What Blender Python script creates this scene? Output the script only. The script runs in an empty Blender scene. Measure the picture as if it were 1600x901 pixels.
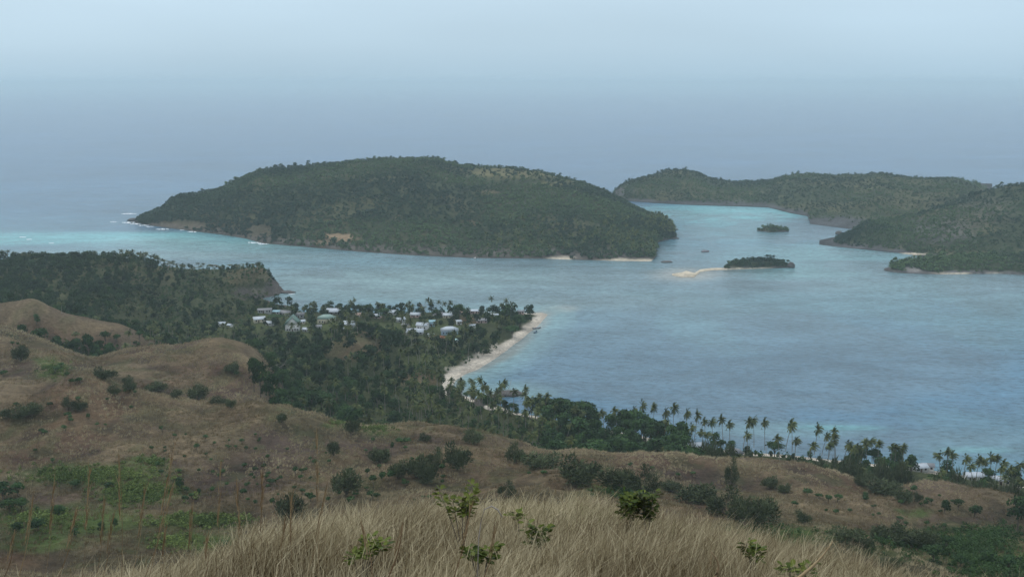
import bpy, math, numpy as np
from mathutils import Vector
rng = np.random.default_rng(7)
R = math.radians
# ------------------------------------------------------------------ camera, sky, sun, exposure
CAM_Z = 180.0
PITCH = R(10.63)
F = 1716.0                    # focal length in pixels of the 1600 px wide photograph
CP, SP = math.cos(PITCH), math.sin(PITCH)
sc = bpy.context.scene
col = sc.collection
cam_data = bpy.data.cameras.new('camera')
cam_data.lens = 36.0 * F / 1600.0
cam_data.sensor_width = 36.0
cam_data.clip_start = 0.1
cam_data.clip_end = 150000.0
cam = bpy.data.objects.new('camera', cam_data)
cam.location = (0, 0, CAM_Z)
cam.rotation_euler = (math.pi / 2 - PITCH, 0, 0)
col.objects.link(cam)
sc.camera = cam

SUN_EL, SUN_AZ = R(52), R(-55)          # azimuth measured from +Y towards +X
world = bpy.data.worlds.new("World")
sc.world = world
world.use_nodes = True
nt = world.node_tree
nt.nodes.clear()
n_out = nt.nodes.new('ShaderNodeOutputWorld')
n_bg = nt.nodes.new('ShaderNodeBackground')
n_sky = nt.nodes.new('ShaderNodeTexSky')
n_sky.sky_type = 'NISHITA'
n_sky.sun_disc = False
n_sky.sun_elevation = SUN_EL
n_sky.sun_rotation = SUN_AZ
n_sky.altitude = 180
n_sky.dust_density = 3.0
n_tc = nt.nodes.new('ShaderNodeTexCoord')
n_sep = nt.nodes.new('ShaderNodeSeparateXYZ')
n_ramp = nt.nodes.new('ShaderNodeValToRGB')
els = n_ramp.color_ramp.elements
els[0].position = 0.0; els[0].color = (0.460, 0.645, 0.800, 1)
els[1].position = 1.0; els[1].color = (1.00, 1.06, 1.13, 1)
for p, c in ((0.009, (0.482, 0.672, 0.825)), (0.03, (0.535, 0.725, 0.872)), (0.065, (0.57, 0.755, 0.90)), (0.12, (0.63, 0.80, 0.94)), (0.3, (0.79, 0.91, 1.02))):
    e = els.new(p); e.color = (*c, 1)
n_mul = nt.nodes.new('ShaderNodeMixRGB'); n_mul.blend_type = 'MULTIPLY'; n_mul.inputs[0].default_value = 1
n_mul.inputs[2].default_value = (10, 10, 10, 1)
# thin uneven cloud veil
n_map = nt.nodes.new('ShaderNodeMapping'); n_map.inputs['Scale'].default_value = (1.0, 1.0, 5.0)
n_noi = nt.nodes.new('ShaderNodeTexNoise'); n_noi.inputs['Scale'].default_value = 2.2
n_noi.inputs['Detail'].default_value = 3.0; n_noi.inputs['Roughness'].default_value = 0.4
n_mr = nt.nodes.new('ShaderNodeMapRange')
n_mr.inputs['From Min'].default_value = 0.3; n_mr.inputs['From Max'].default_value = 0.7
n_mr.inputs['To Min'].default_value = 0.93; n_mr.inputs['To Max'].default_value = 1.06
n_veil = nt.nodes.new('ShaderNodeMixRGB'); n_veil.blend_type = 'MULTIPLY'; n_veil.inputs[0].default_value = 1
n_mix = nt.nodes.new('ShaderNodeMixRGB'); n_mix.inputs[0].default_value = 0.90
L = nt.links.new
L(n_tc.outputs['Generated'], n_sep.inputs[0]); L(n_sep.outputs['Z'], n_ramp.inputs[0])
L(n_ramp.outputs[0], n_mul.inputs[1])
L(n_tc.outputs['Generated'], n_map.inputs[0]); L(n_map.outputs[0], n_noi.inputs['Vector'])
L(n_noi.outputs[0], n_mr.inputs[0]); L(n_mul.outputs[0], n_veil.inputs[1]); L(n_mr.outputs[0], n_veil.inputs[2])
L(n_sky.outputs[0], n_mix.inputs[1]); L(n_veil.outputs[0], n_mix.inputs[2])
L(n_mix.outputs[0], n_bg.inputs['Color']); n_bg.inputs['Strength'].default_value = 0.1
L(n_bg.outputs[0], n_out.inputs['Surface'])

sun_data = bpy.data.lights.new('sun', 'SUN')
sun_data.energy = 0.8
sun_data.angle = R(14)
sun_data.color = (1.0, 0.97, 0.93)
sun = bpy.data.objects.new('sun', sun_data)
sd = Vector((math.sin(SUN_AZ) * math.cos(SUN_EL), math.cos(SUN_AZ) * math.cos(SUN_EL), math.sin(SUN_EL)))
sun.rotation_euler = sd.to_track_quat('Z', 'Y').to_euler()
col.objects.link(sun)
sc.view_settings.view_transform = 'Standard'
sc.view_settings.look = 'None'
sc.view_settings.gamma = 1.0
sc.view_settings.use_curve_mapping = False
sc.view_settings.exposure = 0.0
sc.cycles.max_bounces = 5
sc.cycles.diffuse_bounces = 2
sc.cycles.glossy_bounces = 2
sc.cycles.transparent_max_bounces = 4
sc.cycles.volume_bounces = 1
sc.cycles.use_denoising = True

HAZE_DENSITY = 0.000106
HAZE_COLOR = (0.80, 0.965, 1.0, 1)

# ------------------------------------------------------------------ helpers
def ray(px, py):
    a = (np.asarray(px, float) - 800) / F
    b = (450.5 - np.asarray(py, float)) / F
    return a, CP + b * SP, -SP + b * CP           # direction x, y, z
def at_z(px, py, z=0.0):
    dx, dy, dz = ray(px, py)
    t = (z - CAM_Z) / dz
    return dx * t, dy * t
def at_y(px, py, y):
    dx, dy, dz = ray(px, py)
    t = y / dy
    return dx * t, CAM_Z + dz * t
def project(x, y, z):
    x = np.asarray(x, float); y = np.asarray(y, float); z = np.asarray(z, float) - CAM_Z
    d = y * CP - z * SP
    d = np.where(d < 0.1, 0.1, d)
    u = y * SP + z * CP
    return 800 + F * x / d, 450.5 - F * u / d

def _hash(ix, iy, seed):
    h = (ix.astype(np.int64) * 374761393 + iy.astype(np.int64) * 668265263 + seed * 1442695041) & 0xffffffff
    h = ((h ^ (h >> 13)) * 1274126177) & 0xffffffff
    return ((h ^ (h >> 16)) & 0xffff) / 65535.0
def vnoise(x, y, seed=0):
    x = np.asarray(x, float); y = np.asarray(y, float)
    ix = np.floor(x); iy = np.floor(y)
    fx = x - ix; fy = y - iy
    fx = fx * fx * (3 - 2 * fx); fy = fy * fy * (3 - 2 * fy)
    a = _hash(ix, iy, seed); b = _hash(ix + 1, iy, seed)
    c = _hash(ix, iy + 1, seed); d = _hash(ix + 1, iy + 1, seed)
    return (a * (1 - fx) + b * fx) * (1 - fy) + (c * (1 - fx) + d * fx) * fy
def fbm(x, y, scale, octv=4, seed=0):
    s = 0; amp = 0.5; tot = 0
    x = np.asarray(x, float) / scale; y = np.asarray(y, float) / scale
    for o in range(octv):
        s = s + amp * vnoise(x * 2 ** o + o * 17.3, y * 2 ** o - o * 9.1, seed + o); tot += amp; amp *= 0.5
    return s / tot                                     # 0..1, mean about 0.5
def sstep(a, b, x):
    t = np.clip((x - a) / (b - a), 0, 1)
    return t * t * (3 - 2 * t)
def signed_dist(x, y, poly):
    """positive inside the polygon"""
    x = np.asarray(x, float); y = np.asarray(y, float)
    best = np.full(x.shape, 1e18); ins = np.zeros(x.shape, bool)
    n = len(poly)
    for i in range(n):
        x0, y0 = poly[i]; x1, y1 = poly[(i + 1) % n]
        ex, ey = x1 - x0, y1 - y0
        t = np.clip(((x - x0) * ex + (y - y0) * ey) / (ex * ex + ey * ey + 1e-9), 0, 1)
        d = (x - x0 - t * ex) ** 2 + (y - y0 - t * ey) ** 2
        best = np.minimum(best, d)
        cr = (y0 > y) != (y1 > y)
        xi = x0 + (y - y0) * ex / (ey if abs(ey) > 1e-9 else 1e-9)
        ins ^= cr & (x < xi)
    return np.where(ins, 1, -1) * np.sqrt(best)
def in_poly_px(px, py, poly):
    ins = np.zeros(np.shape(px), bool)
    n = len(poly)
    for i in range(n):
        x0, y0 = poly[i]; x1, y1 = poly[(i + 1) % n]
        cr = (y0 > py) != (y1 > py)
        xi = x0 + (py - y0) * (x1 - x0) / ((y1 - y0) if abs(y1 - y0) > 1e-9 else 1e-9)
        ins ^= cr & (px < xi)
    return ins
def ell(px, py, cx, cy, rx, ry, soft=0.5):
    d = np.sqrt(((px - cx) / rx) ** 2 + ((py - cy) / ry) ** 2)
    return 1 - sstep(1 - soft, 1 + soft, d)

def mesh_np(name, V, faces, colors=None, tint=None, smooth=False):
    """faces: list of int arrays (M,k)"""
    me = bpy.data.meshes.new(name)
    V = np.asarray(V, np.float32)
    faces = [np.asarray(f, np.int32) for f in faces if len(f)]
    loops = np.concatenate([f.ravel() for f in faces])
    tot = np.concatenate([np.full(len(f), f.shape[1], np.int32) for f in faces])
    start = np.concatenate([[0], np.cumsum(tot)[:-1]]).astype(np.int32)
    me.vertices.add(len(V)); me.vertices.foreach_set('co', V.ravel())
    me.loops.add(len(loops)); me.loops.foreach_set('vertex_index', loops)
    me.polygons.add(len(tot)); me.polygons.foreach_set('loop_start', start)
    try: me.polygons.foreach_set('loop_total', tot)
    except Exception: pass
    if smooth: me.polygons.foreach_set('use_smooth', np.ones(len(tot), bool))
    me.update(calc_edges=True)
    if colors is not None:
        a = me.color_attributes.new('Col', 'FLOAT_COLOR', 'POINT')
        c = np.ones((len(V), 4), np.float32); c[:, :3] = colors
        a.data.foreach_set('color', c.ravel())
    if tint is not None:
        a = me.attributes.new('tint', 'FLOAT', 'POINT')
        a.data.foreach_set('value', np.asarray(tint, np.float32))
    return me
def grid_faces(nr, nc):
    i = np.arange(nr - 1)[:, None] * nc + np.arange(nc - 1)[None, :]
    i = i.ravel()
    return np.stack([i, i + 1, i + nc + 1, i + nc], 1)
def obj(name, me, mat, parent=None):
    o = bpy.data.objects.new(name, me)
    if mat is not None and len(me.materials) == 0: me.materials.append(mat)
    if parent is not None: o.parent = parent
    col.objects.link(o)
    return o
def tag(o, label=None, cat=None, group=None, kind=None):
    if label: o['label'] = label
    if cat: o['category'] = cat
    if group: o['group'] = group
    if kind: o['kind'] = kind
    return o
def empty(name, loc, rz=0):
    o = bpy.data.objects.new(name, None)
    o.location = loc; o.rotation_euler = (0, 0, rz)
    o.empty_display_size = 0.5
    col.objects.link(o)
    return o
def copy_thing(root, loc, rz, scale, label, group=None):
    r = root.copy(); col.objects.link(r)
    r.location = loc; r.rotation_euler = (0, 0, rz); r.scale = scale
    r['label'] = label
    if group: r['group'] = group
    elif 'group' in r.keys(): del r['group']
    for ch in root.children:
        c = ch.copy(); col.objects.link(c); c.parent = r
        for g in ch.children:
            d = g.copy(); col.objects.link(d); d.parent = c
    return r

class MB:
    def __init__(s): s.v = []; s.f = {}; s.n = 0
    def add(s, V, Fc):
        V = np.asarray(V, float); s.v.append(V)
        for f in Fc:
            s.f.setdefault(len(f), []).append([i + s.n for i in f])
        s.n += len(V)
    def box(s, x0, x1, y0, y1, z0, z1):
        V = [(x, y, z) for z in (z0, z1) for y in (y0, y1) for x in (x0, x1)]
        s.add(V, [(0, 2, 3, 1), (4, 5, 7, 6), (0, 1, 5, 4), (2, 6, 7, 3), (0, 4, 6, 2), (1, 3, 7, 5)])
    def tube(s, P, rad, n=6):
        P = np.asarray(P, float); m = len(P)
        T = np.gradient(P, axis=0); T /= np.linalg.norm(T, axis=1)[:, None] + 1e-9
        ref = np.where(np.abs(T[:, 2:3]) > 0.9, np.array([[1., 0, 0]]), np.array([[0, 0, 1.]]))
        U = np.cross(T, ref); U /= np.linalg.norm(U, axis=1)[:, None] + 1e-9
        W = np.cross(T, U)
        a = np.arange(n) * 2 * math.pi / n
        rad = np.asarray(rad, float).reshape(-1, 1, 1) * np.ones((m, 1, 1))
        V = P[:, None, :] + rad * (np.cos(a)[None, :, None] * U[:, None, :] + np.sin(a)[None, :, None] * W[:, None, :])
        Fc = []
        for i in range(m - 1):
            for j in range(n):
                k = (j + 1) % n
                Fc.append((i * n + j, i * n + k, (i + 1) * n + k, (i + 1) * n + j))
        Fc.append(tuple(range(n))[::-1]); Fc.append(tuple((m - 1) * n + j for j in range(n)))
        s.add(V.reshape(-1, 3), Fc)
    def mesh(s, name, smooth=False):
        return mesh_np(name, np.concatenate(s.v), [np.array(f) for f in s.f.values()], smooth=smooth)
    def arrays(s):
        return np.concatenate(s.v), {k: np.array(f) for k, f in s.f.items()}

# ------------------------------------------------------------------ materials
def new_mat(name, rough=0.8, spec=0.3):
    m = bpy.data.materials.new(name); m.use_nodes = True
    b = m.node_tree.nodes['Principled BSDF']
    b.inputs['Roughness'].default_value = rough
    b.inputs['Specular IOR Level'].default_value = spec
    return m, m.node_tree, b
def flat_mat(name, c, rough=0.7, spec=0.3, noise=0.25, scale=2.0):
    m, t, b = new_mat(name, rough, spec)
    n = t.nodes.new('ShaderNodeTexNoise'); n.inputs['Scale'].default_value = scale; n.inputs['Detail'].default_value = 5
    tc = t.nodes.new('ShaderNodeTexCoord'); t.links.new(tc.outputs['Object'], n.inputs['Vector'])
    r = t.nodes.new('ShaderNodeMapRange'); r.inputs['From Min'].default_value = .25; r.inputs['From Max'].default_value = .75
    r.inputs['To Min'].default_value = 1 - noise; r.inputs['To Max'].default_value = 1 + noise
    mx = t.nodes.new('ShaderNodeMixRGB'); mx.blend_type = 'MULTIPLY'; mx.inputs[0].default_value = 1
    mx.inputs[1].default_value = (*c, 1)
    t.links.new(n.outputs[0], r.inputs[0]); t.links.new(r.outputs[0], mx.inputs[2]); t.links.new(mx.outputs[0], b.inputs['Base Color'])
    return m
def leaf_mat(name, dark, light, rough=0.6, var=0.25, transl=0.0):
    """mixes two leaf colours by the per-leaf tint attribute, varied per object"""
    m, t, b = new_mat(name, rough, 0.05)
    at = t.nodes.new('ShaderNodeAttribute'); at.attribute_name = 'tint'
    mx = t.nodes.new('ShaderNodeMixRGB'); mx.inputs[1].default_value = (*dark, 1); mx.inputs[2].default_value = (*light, 1)
    t.links.new(at.outputs['Fac'], mx.inputs[0])
    oi = t.nodes.new('ShaderNodeObjectInfo')
    r = t.nodes.new('ShaderNodeMapRange'); r.inputs['To Min'].default_value = 1 - var; r.inputs['To Max'].default_value = 1 + var
    t.links.new(oi.outputs['Random'], r.inputs[0])
    m2 = t.nodes.new('ShaderNodeMixRGB'); m2.blend_type = 'MULTIPLY'; m2.inputs[0].default_value = 1
    t.links.new(mx.outputs[0], m2.inputs[1]); t.links.new(r.outputs[0], m2.inputs[2])
    t.links.new(m2.outputs[0], b.inputs['Base Color'])
    return m
def ground_mat(name, s1=0.5, s2=0.06, amt=0.35, bump=0.6):
    m, t, b = new_mat(name, 0.95, 0.03)
    at = t.nodes.new('ShaderNodeAttribute'); at.attribute_name = 'Col'
    tc = t.nodes.new('ShaderNodeTexCoord')
    prev = at.outputs['Color']; hs = []
    for sc_, am in ((s1, amt), (s2, amt * 0.9), (s1 * 5, amt * 0.7)):
        n = t.nodes.new('ShaderNodeTexNoise'); n.inputs['Scale'].default_value = sc_
        n.inputs['Detail'].default_value = 6; n.inputs['Roughness'].default_value = 0.65
        t.links.new(tc.outputs['Object'], n.inputs['Vector']); hs.append(n)
        r = t.nodes.new('ShaderNodeMapRange'); r.inputs['From Min'].default_value = .3; r.inputs['From Max'].default_value = .7
        r.inputs['To Min'].default_value = 1 - am; r.inputs['To Max'].default_value = 1 + am
        t.links.new(n.outputs[0], r.inputs[0])
        mx = t.nodes.new('ShaderNodeMixRGB'); mx.blend_type = 'MULTIPLY'; mx.inputs[0].default_value = 1
        t.links.new(prev, mx.inputs[1]); t.links.new(r.outputs[0], mx.inputs[2]); prev = mx.outputs[0]
    t.links.new(prev, b.inputs['Base Color'])
    bp = t.nodes.new('ShaderNodeBump'); bp.inputs['Strength'].default_value = bump; bp.inputs['Distance'].default_value = 1.2
    t.links.new(hs[0].outputs[0], bp.inputs['Height']); t.links.new(bp.outputs[0], b.inputs['Normal'])
    return m

M = {}
M['ground'] = ground_mat('dry_grassland', 0.55, 0.05, 0.38, 1.0)
M['island'] = ground_mat('island_ground', 0.25, 0.03, 0.32, 0.9)
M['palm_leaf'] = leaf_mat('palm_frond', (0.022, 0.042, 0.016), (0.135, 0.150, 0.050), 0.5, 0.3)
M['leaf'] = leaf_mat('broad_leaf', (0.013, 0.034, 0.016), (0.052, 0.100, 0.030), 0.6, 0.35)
M['shrub_leaf'] = leaf_mat('feathery_leaf', (0.034, 0.050, 0.026), (0.115, 0.138, 0.068), 0.7, 0.2)
M['sapling_leaf'] = leaf_mat('sapling_leaf', (0.022, 0.050, 0.020), (0.060, 0.110, 0.036), 0.6, 0.3)
M['island_leaf'] = leaf_mat('island_foliage', (0.024, 0.048, 0.032), (0.085, 0.135, 0.055), 0.7, 0.0)
M['fern'] = leaf_mat('fern_leaf', (0.060, 0.098, 0.028), (0.19, 0.245, 0.070), 0.6, 0.0)
M['near_leaf'] = leaf_mat('near_leaf', (0.035, 0.060, 0.015), (0.14, 0.165, 0.035), 0.45, 0.1)
M['bark'] = flat_mat('bark', (0.13, 0.115, 0.095), 0.9, 0.1, 0.3, 3)
M['palm_bark'] = flat_mat('palm_bark', (0.21, 0.19, 0.16), 0.9, 0.1, 0.3, 3)
M['dead'] = flat_mat('dead_wood', (0.33, 0.30, 0.27), 0.9, 0.1, 0.25, 3)
M['straw'] = leaf_mat('dry_straw', (0.16, 0.118, 0.062), (0.66, 0.57, 0.375), 0.75, 0.0)
M['stalk'] = leaf_mat('dry_stalk', (0.15, 0.085, 0.045), (0.46, 0.35, 0.20), 0.7, 0.15)

# ------------------------------------------------------------------ mainland height function
def feat(D, pts, zmode=False):
    """pts: list of (px, py) or (px, ('z', value)); D: number or list of (px, D). Returns arrays s, D, z."""
    s_, d_, z_ = [], [], []
    for px, v in pts:
        d = D if not isinstance(D, list) else float(np.interp(px, [p[0] for p in D], [p[1] for p in D]))
        if isinstance(v, tuple):
            z = v[1]; s = (px - 800) / F / CP * 0.985
        else:
            a, dy, dz = ray(px, v); s = a / dy; z = CAM_Z + dz / dy * d
        s_.append(float(s)); d_.append(d); z_.append(float(z))
    return np.array(s_), np.array(d_), np.array(z_)
Z = lambda v: ('z', v)
FE = [
 feat(-70, [(-900, Z(186)), (800, Z(196)), (2500, Z(186))]),
 feat(0.0, [(-900, Z(178.3)), (2500, Z(178.3))]),
 feat(7.0, [(-900, Z(174.9)), (800, Z(175.2)), (2500, Z(174.9))]),
 feat([(-300, 13), (400, 16), (700, 26), (950, 28), (1200, 24), (1500, 18), (1900, 16)],
      [(-600, 1300), (-300, 1150), (0, 1010), (250, 960), (380, 915), (500, 880), (600, 858), (700, 840), (800, 834), (900, 830), (1000, 842),
       (1100, 856), (1200, 880), (1300, 905), (1400, 950), (1600, 1030), (1900, 1150), (2300, 1300)]),
 feat(75, [(-600, 1250), (-300, 1150), (0, 1080), (400, 1010), (800, 980), (1200, 1000), (1600, 1080), (2300, 1250)]),
 feat(230, [(-600, 940), (-300, 930), (0, 900), (300, 900), (600, 845), (800, 835), (1000, 840), (1200, 870), (1350, 890), (1420, 905), (1500, 925), (1600, 935), (2300, 1000)]),
 feat(262, [(-600, 850), (0, 836), (120, 832), (250, 842), (400, 845), (600, 805), (800, 795), (1000, 805), (1200, 830), (1330, 838), (1400, 862), (1500, 890), (1600, 898), (2300, 930)]),
 feat(300, [(-600, 790), (0, 768), (200, 760), (400, 765), (600, 765), (760, 752), (850, 742), (900, 752), (1000, 778), (1100, 800), (1200, 808), (1300, 815), (1400, 832), (1500, 848), (1600, 862), (2300, 900)]),
 feat(350, [(-600, 700), (0, 690), (200, 680), (300, 690), (400, 690), (500, 698), (600, 706), (700, 703), (800, 708), (850, 722), (900, 735),
            (1000, 745), (1100, 758), (1200, 766), (1300, 780), (1400, 790), (1500, 806), (1600, 824), (2300, 870)]),
 feat([(-300, 400), (300, 400), (430, 392), (600, 410), (900, 410), (1300, 392), (1600, 362), (2300, 320)],
      [(-600, 600), (0, 603), (60, 606), (130, 590), (165, 596), (185, 611), (270, 620), (330, 634), (370, 630), (410, 625), (440, 626), (470, 633), (500, 645), (540, 658),
       (600, 662), (650, 658), (700, 662), (760, 674), (800, 682), (850, 704), (900, 703), (1000, 705), (1050, 709), (1100, 714), (1200, 720),
       (1270, 730), (1310, 740), (1350, 752), (1400, 760), (1450, 754), (1480, 754), (1520, 767), (1570, 778), (1600, 788), (2300, 860)]),
 feat([(-300, 440), (300, 440), (430, 436), (600, 452), (900, 452), (1300, 434), (1600, 402), (2300, 360)],
      [(-600, 600), (0, 603), (100, 592), (200, 604), (300, 625), (370, 632), (400, Z(44)), (450, Z(26)), (520, Z(14)), (700, Z(12)), (900, Z(10)), (1100, Z(9)), (1350, Z(9)), (1600, Z(6)), (2300, Z(5))]),
 feat([(-600, 520), (400, 520), (600, 560), (900, 500), (1300, 470), (1600, 440), (2300, 400)],
      [(-600, 500), (-100, 500), (0, 512), (50, 525), (100, 546), (150, 562), (175, 552), (200, 544), (250, 540), (290, 538), (325, 529), (350, 528), (380, 536), (405, 548),
       (425, Z(34)), (450, Z(18)), (500, Z(8)), (700, Z(6)), (2300, Z(4))]),
 feat([(-600, 565), (400, 575), (600, 600), (900, 540), (1300, 510), (1600, 490), (2300, 460)],
      [(-600, Z(40)), (0, Z(34)), (150, Z(26)), (300, Z(22)), (420, Z(12)), (500, Z(6)), (700, Z(5)), (2300, Z(4))]),
 feat([(-600, 620), (400, 620), (600, 640), (900, 600), (2300, 540)],
      [(-600, 490), (-100, 484), (0, 478), (30, 471), (52, 468), (72, 476), (100, 491), (150, 501), (200, 512), (250, Z(28)), (320, Z(12)), (450, Z(5)), (2300, Z(4))]),
 feat(700, [(-600, Z(20)), (0, Z(14)), (200, Z(10)), (400, Z(5)), (600, Z(4)), (2300, Z(4))]),
 feat(850, [(-600, Z(26)), (0, Z(22)), (100, Z(19)), (200, Z(17)), (270, Z(8)), (340, Z(4)), (400, Z(12)), (450, Z(4)), (2300, Z(3))]),
 feat(945, [(-600, Z(28)), (0, Z(23)), (100, Z(25)), (200, Z(26)), (250, Z(18)), (290, Z(8)), (330, Z(9)), (365, Z(18)), (400, Z(21)), (440, Z(18)), (450, Z(3)), (2300, Z(3))]),
 feat(1020, [(-600, Z(20)), (200, Z(12)), (440, Z(6)), (2300, Z(3))]),
 feat(1400, [(-600, Z(2)), (2300, Z(2))]),
]
KN = [(540, 553, 26, 14), (575, 540, 18, 9)]        # low knolls in the forest: px, py, radius m, height m
SHORE_PX = [(-700, 436), (-300, 436), (100, 434), (230, 430), (300, 434), (345, 433), (395, 434), (428, 441), (444, 456), (428, 463), (392, 468), (372, 471), (380, 478),
            (405, 484), (435, 487), (500, 488), (600, 489), (700, 489), (780, 489), (830, 489), (846, 488), (856, 491), (850, 498), (840, 508), (826, 520), (812, 533), (790, 549),
            (770, 562), (748, 575), (728, 584), (712, 594), (704, 606), (716, 616), (745, 622), (778, 613), (798, 612), (808, 615), (800, 618), (785, 621), (775, 630), (800, 643),
            (850, 652), (900, 662), (1000, 681), (1080, 697), (1150, 705), (1230, 711), (1300, 718), (1400, 727), (1500, 742), (1600, 757), (1800, 785), (2300, 850)]
SHORE = [tuple(float(v) for v in at_z(a, b)) for a, b in SHORE_PX]
SHORE += [(900.0, 150.0), (900.0, -300.0), (-1500.0, -300.0), (-1500.0, 1030.0)]
# fine sampling tables of every feature row in s
S_T = np.linspace(-1.2, 1.2, 961)
def _smooth(a, k=5):
    ker = np.hanning(k + 2)[1:-1]; ker /= ker.sum()
    p = np.pad(a, (k // 2, k // 2), mode='edge')
    return np.convolve(p, ker, 'valid')
DT = np.array([_smooth(np.interp(S_T, f[0], f[1]), 9) for f in FE])
ZT = np.array([_smooth(np.interp(S_T, f[0], f[2]), 7) for f in FE])
def profile(x, y):
    s = x / np.maximum(y, 14.0)
    s = np.clip(s, -1.19, 1.19)
    u = (s - S_T[0]) / (S_T[1] - S_T[0]); i = np.clip(u.astype(int), 0, len(S_T) - 2); fr = u - i
    K = len(FE)
    D = DT[:, i] * (1 - fr) + DT[:, i + 1] * fr
    Zv = ZT[:, i] * (1 - fr) + ZT[:, i + 1] * fr
    dz = np.diff(Zv, axis=0); dd = np.diff(D, axis=0); sl = dz / dd
    m = np.zeros_like(Zv)
    same = sl[:-1] * sl[1:] > 0
    w1 = 2 * dd[1:] + dd[:-1]; w2 = dd[1:] + 2 * dd[:-1]
    with np.errstate(divide='ignore', invalid='ignore'):
        hm = (w1 + w2) / (w1 / sl[:-1] + w2 / sl[1:])
    m[1:-1] = np.where(same, hm, 0)
    m[0] = sl[0]; m[-1] = sl[-1]
    k = np.zeros(y.shape, int)
    for j in range(1, K - 1): k += (y > D[j])
    idx = np.arange(y.size)
    d0 = D[k, idx]; d1 = D[k + 1, idx]; z0 = Zv[k, idx]; z1 = Zv[k + 1, idx]; m0 = m[k, idx]; m1 = m[k + 1, idx]
    h = d1 - d0; t = np.clip((y - d0) / h, 0, 1)
    return ((2 * t ** 3 - 3 * t ** 2 + 1) * z0 + (t ** 3 - 2 * t ** 2 + t) * h * m0 + (-2 * t ** 3 + 3 * t ** 2) * z1 + (t ** 3 - t ** 2) * h * m1)
def land_h(x, y, with_sd=False):
    shp = np.shape(x)
    x = np.asarray(x, float).ravel(); y = np.asarray(y, float).ravel()
    z = np.empty(x.size); sdv = np.empty(x.size)
    for a in range(0, x.size, 120000):
        b = min(a + 120000, x.size)
        z[a:b] = profile(x[a:b], y[a:b])
        sdv[a:b] = signed_dist(x[a:b], y[a:b], SHORE)
    for px, py, r, h in KN:
        cx, cy = at_z(px, py, 10)
        z += h * np.exp(-((x - cx) ** 2 + (y - cy) ** 2) / (r * r))
    hill = sstep(8, 30, z) * sstep(60, 220, y)
    n1 = fbm(x, y, 55, 4, 3) - 0.5; n2 = fbm(x, y, 16, 4, 11) - 0.5
    n3 = np.abs(fbm(x, y, 34, 3, 23) - 0.5)
    far = sstep(420, 520, y)
    n4 = np.abs(fbm(x, y, 13, 3, 29) - 0.5)
    z += hill * (n1 * 5.0 + n2 * 2.2 - n3 * 6.0 - n4 * 4.2 + 1.5) * (1 - 0.4 * far)
    z += (1 - sstep(60, 200, y)) * (fbm(x, y, 5, 3, 5) - 0.5) * 0.5 * sstep(3, 10, np.abs(y) + np.abs(x))
    cliff = sstep(820, 860, y) * (1 - sstep(-180, -165, x)) 
    sdn = sdv + (fbm(x, y, 22, 3, 31) - 0.5) * (3 + 10 * cliff)
    beach = np.where(sdn > 0, sdn * (0.09 + 1.1 * cliff), sdn * 0.06)
    beach = beach + np.maximum(sdn - 12, 0) * 0.55
    z = np.minimum(z + (fbm(x, y, 12, 3, 8) - 0.5) * 0.8, beach)
    z = np.maximum(z, -4.0)
    if with_sd: return z.reshape(shp), sdv.reshape(shp)
    return z.reshape(shp)

YS = np.concatenate([np.linspace(2, 60, 150), np.geomspace(60.6, 1150, 700)])
def hit(px, py):
    """where the view ray of a photo pixel meets the mainland: returns x, y, z"""
    px = np.atleast_1d(np.asarray(px, float)); py = np.atleast_1d(np.asarray(py, float))
    dx, dy, dz = ray(px, py)
    t = YS[None, :] / dy[:, None]
    X = dx[:, None] * t; Zr = CAM_Z + dz[:, None] * t; Yv = np.broadcast_to(YS, X.shape)
    H = land_h(X, Yv)
    H = np.maximum(H, 0)
    under = Zr < H
    k = np.where(under.any(1), under.argmax(1), len(YS) - 1); k = np.maximum(k, 1)
    i = np.arange(len(px))
    a0 = Zr[i, k - 1] - H[i, k - 1]; a1 = Zr[i, k] - H[i, k]
    f = np.clip(a0 / (a0 - a1 + 1e-9), 0, 1)
    y = YS[k - 1] + f * (YS[k] - YS[k - 1]); tt = y / dy
    return dx * tt, y, CAM_Z + dz * tt

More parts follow.
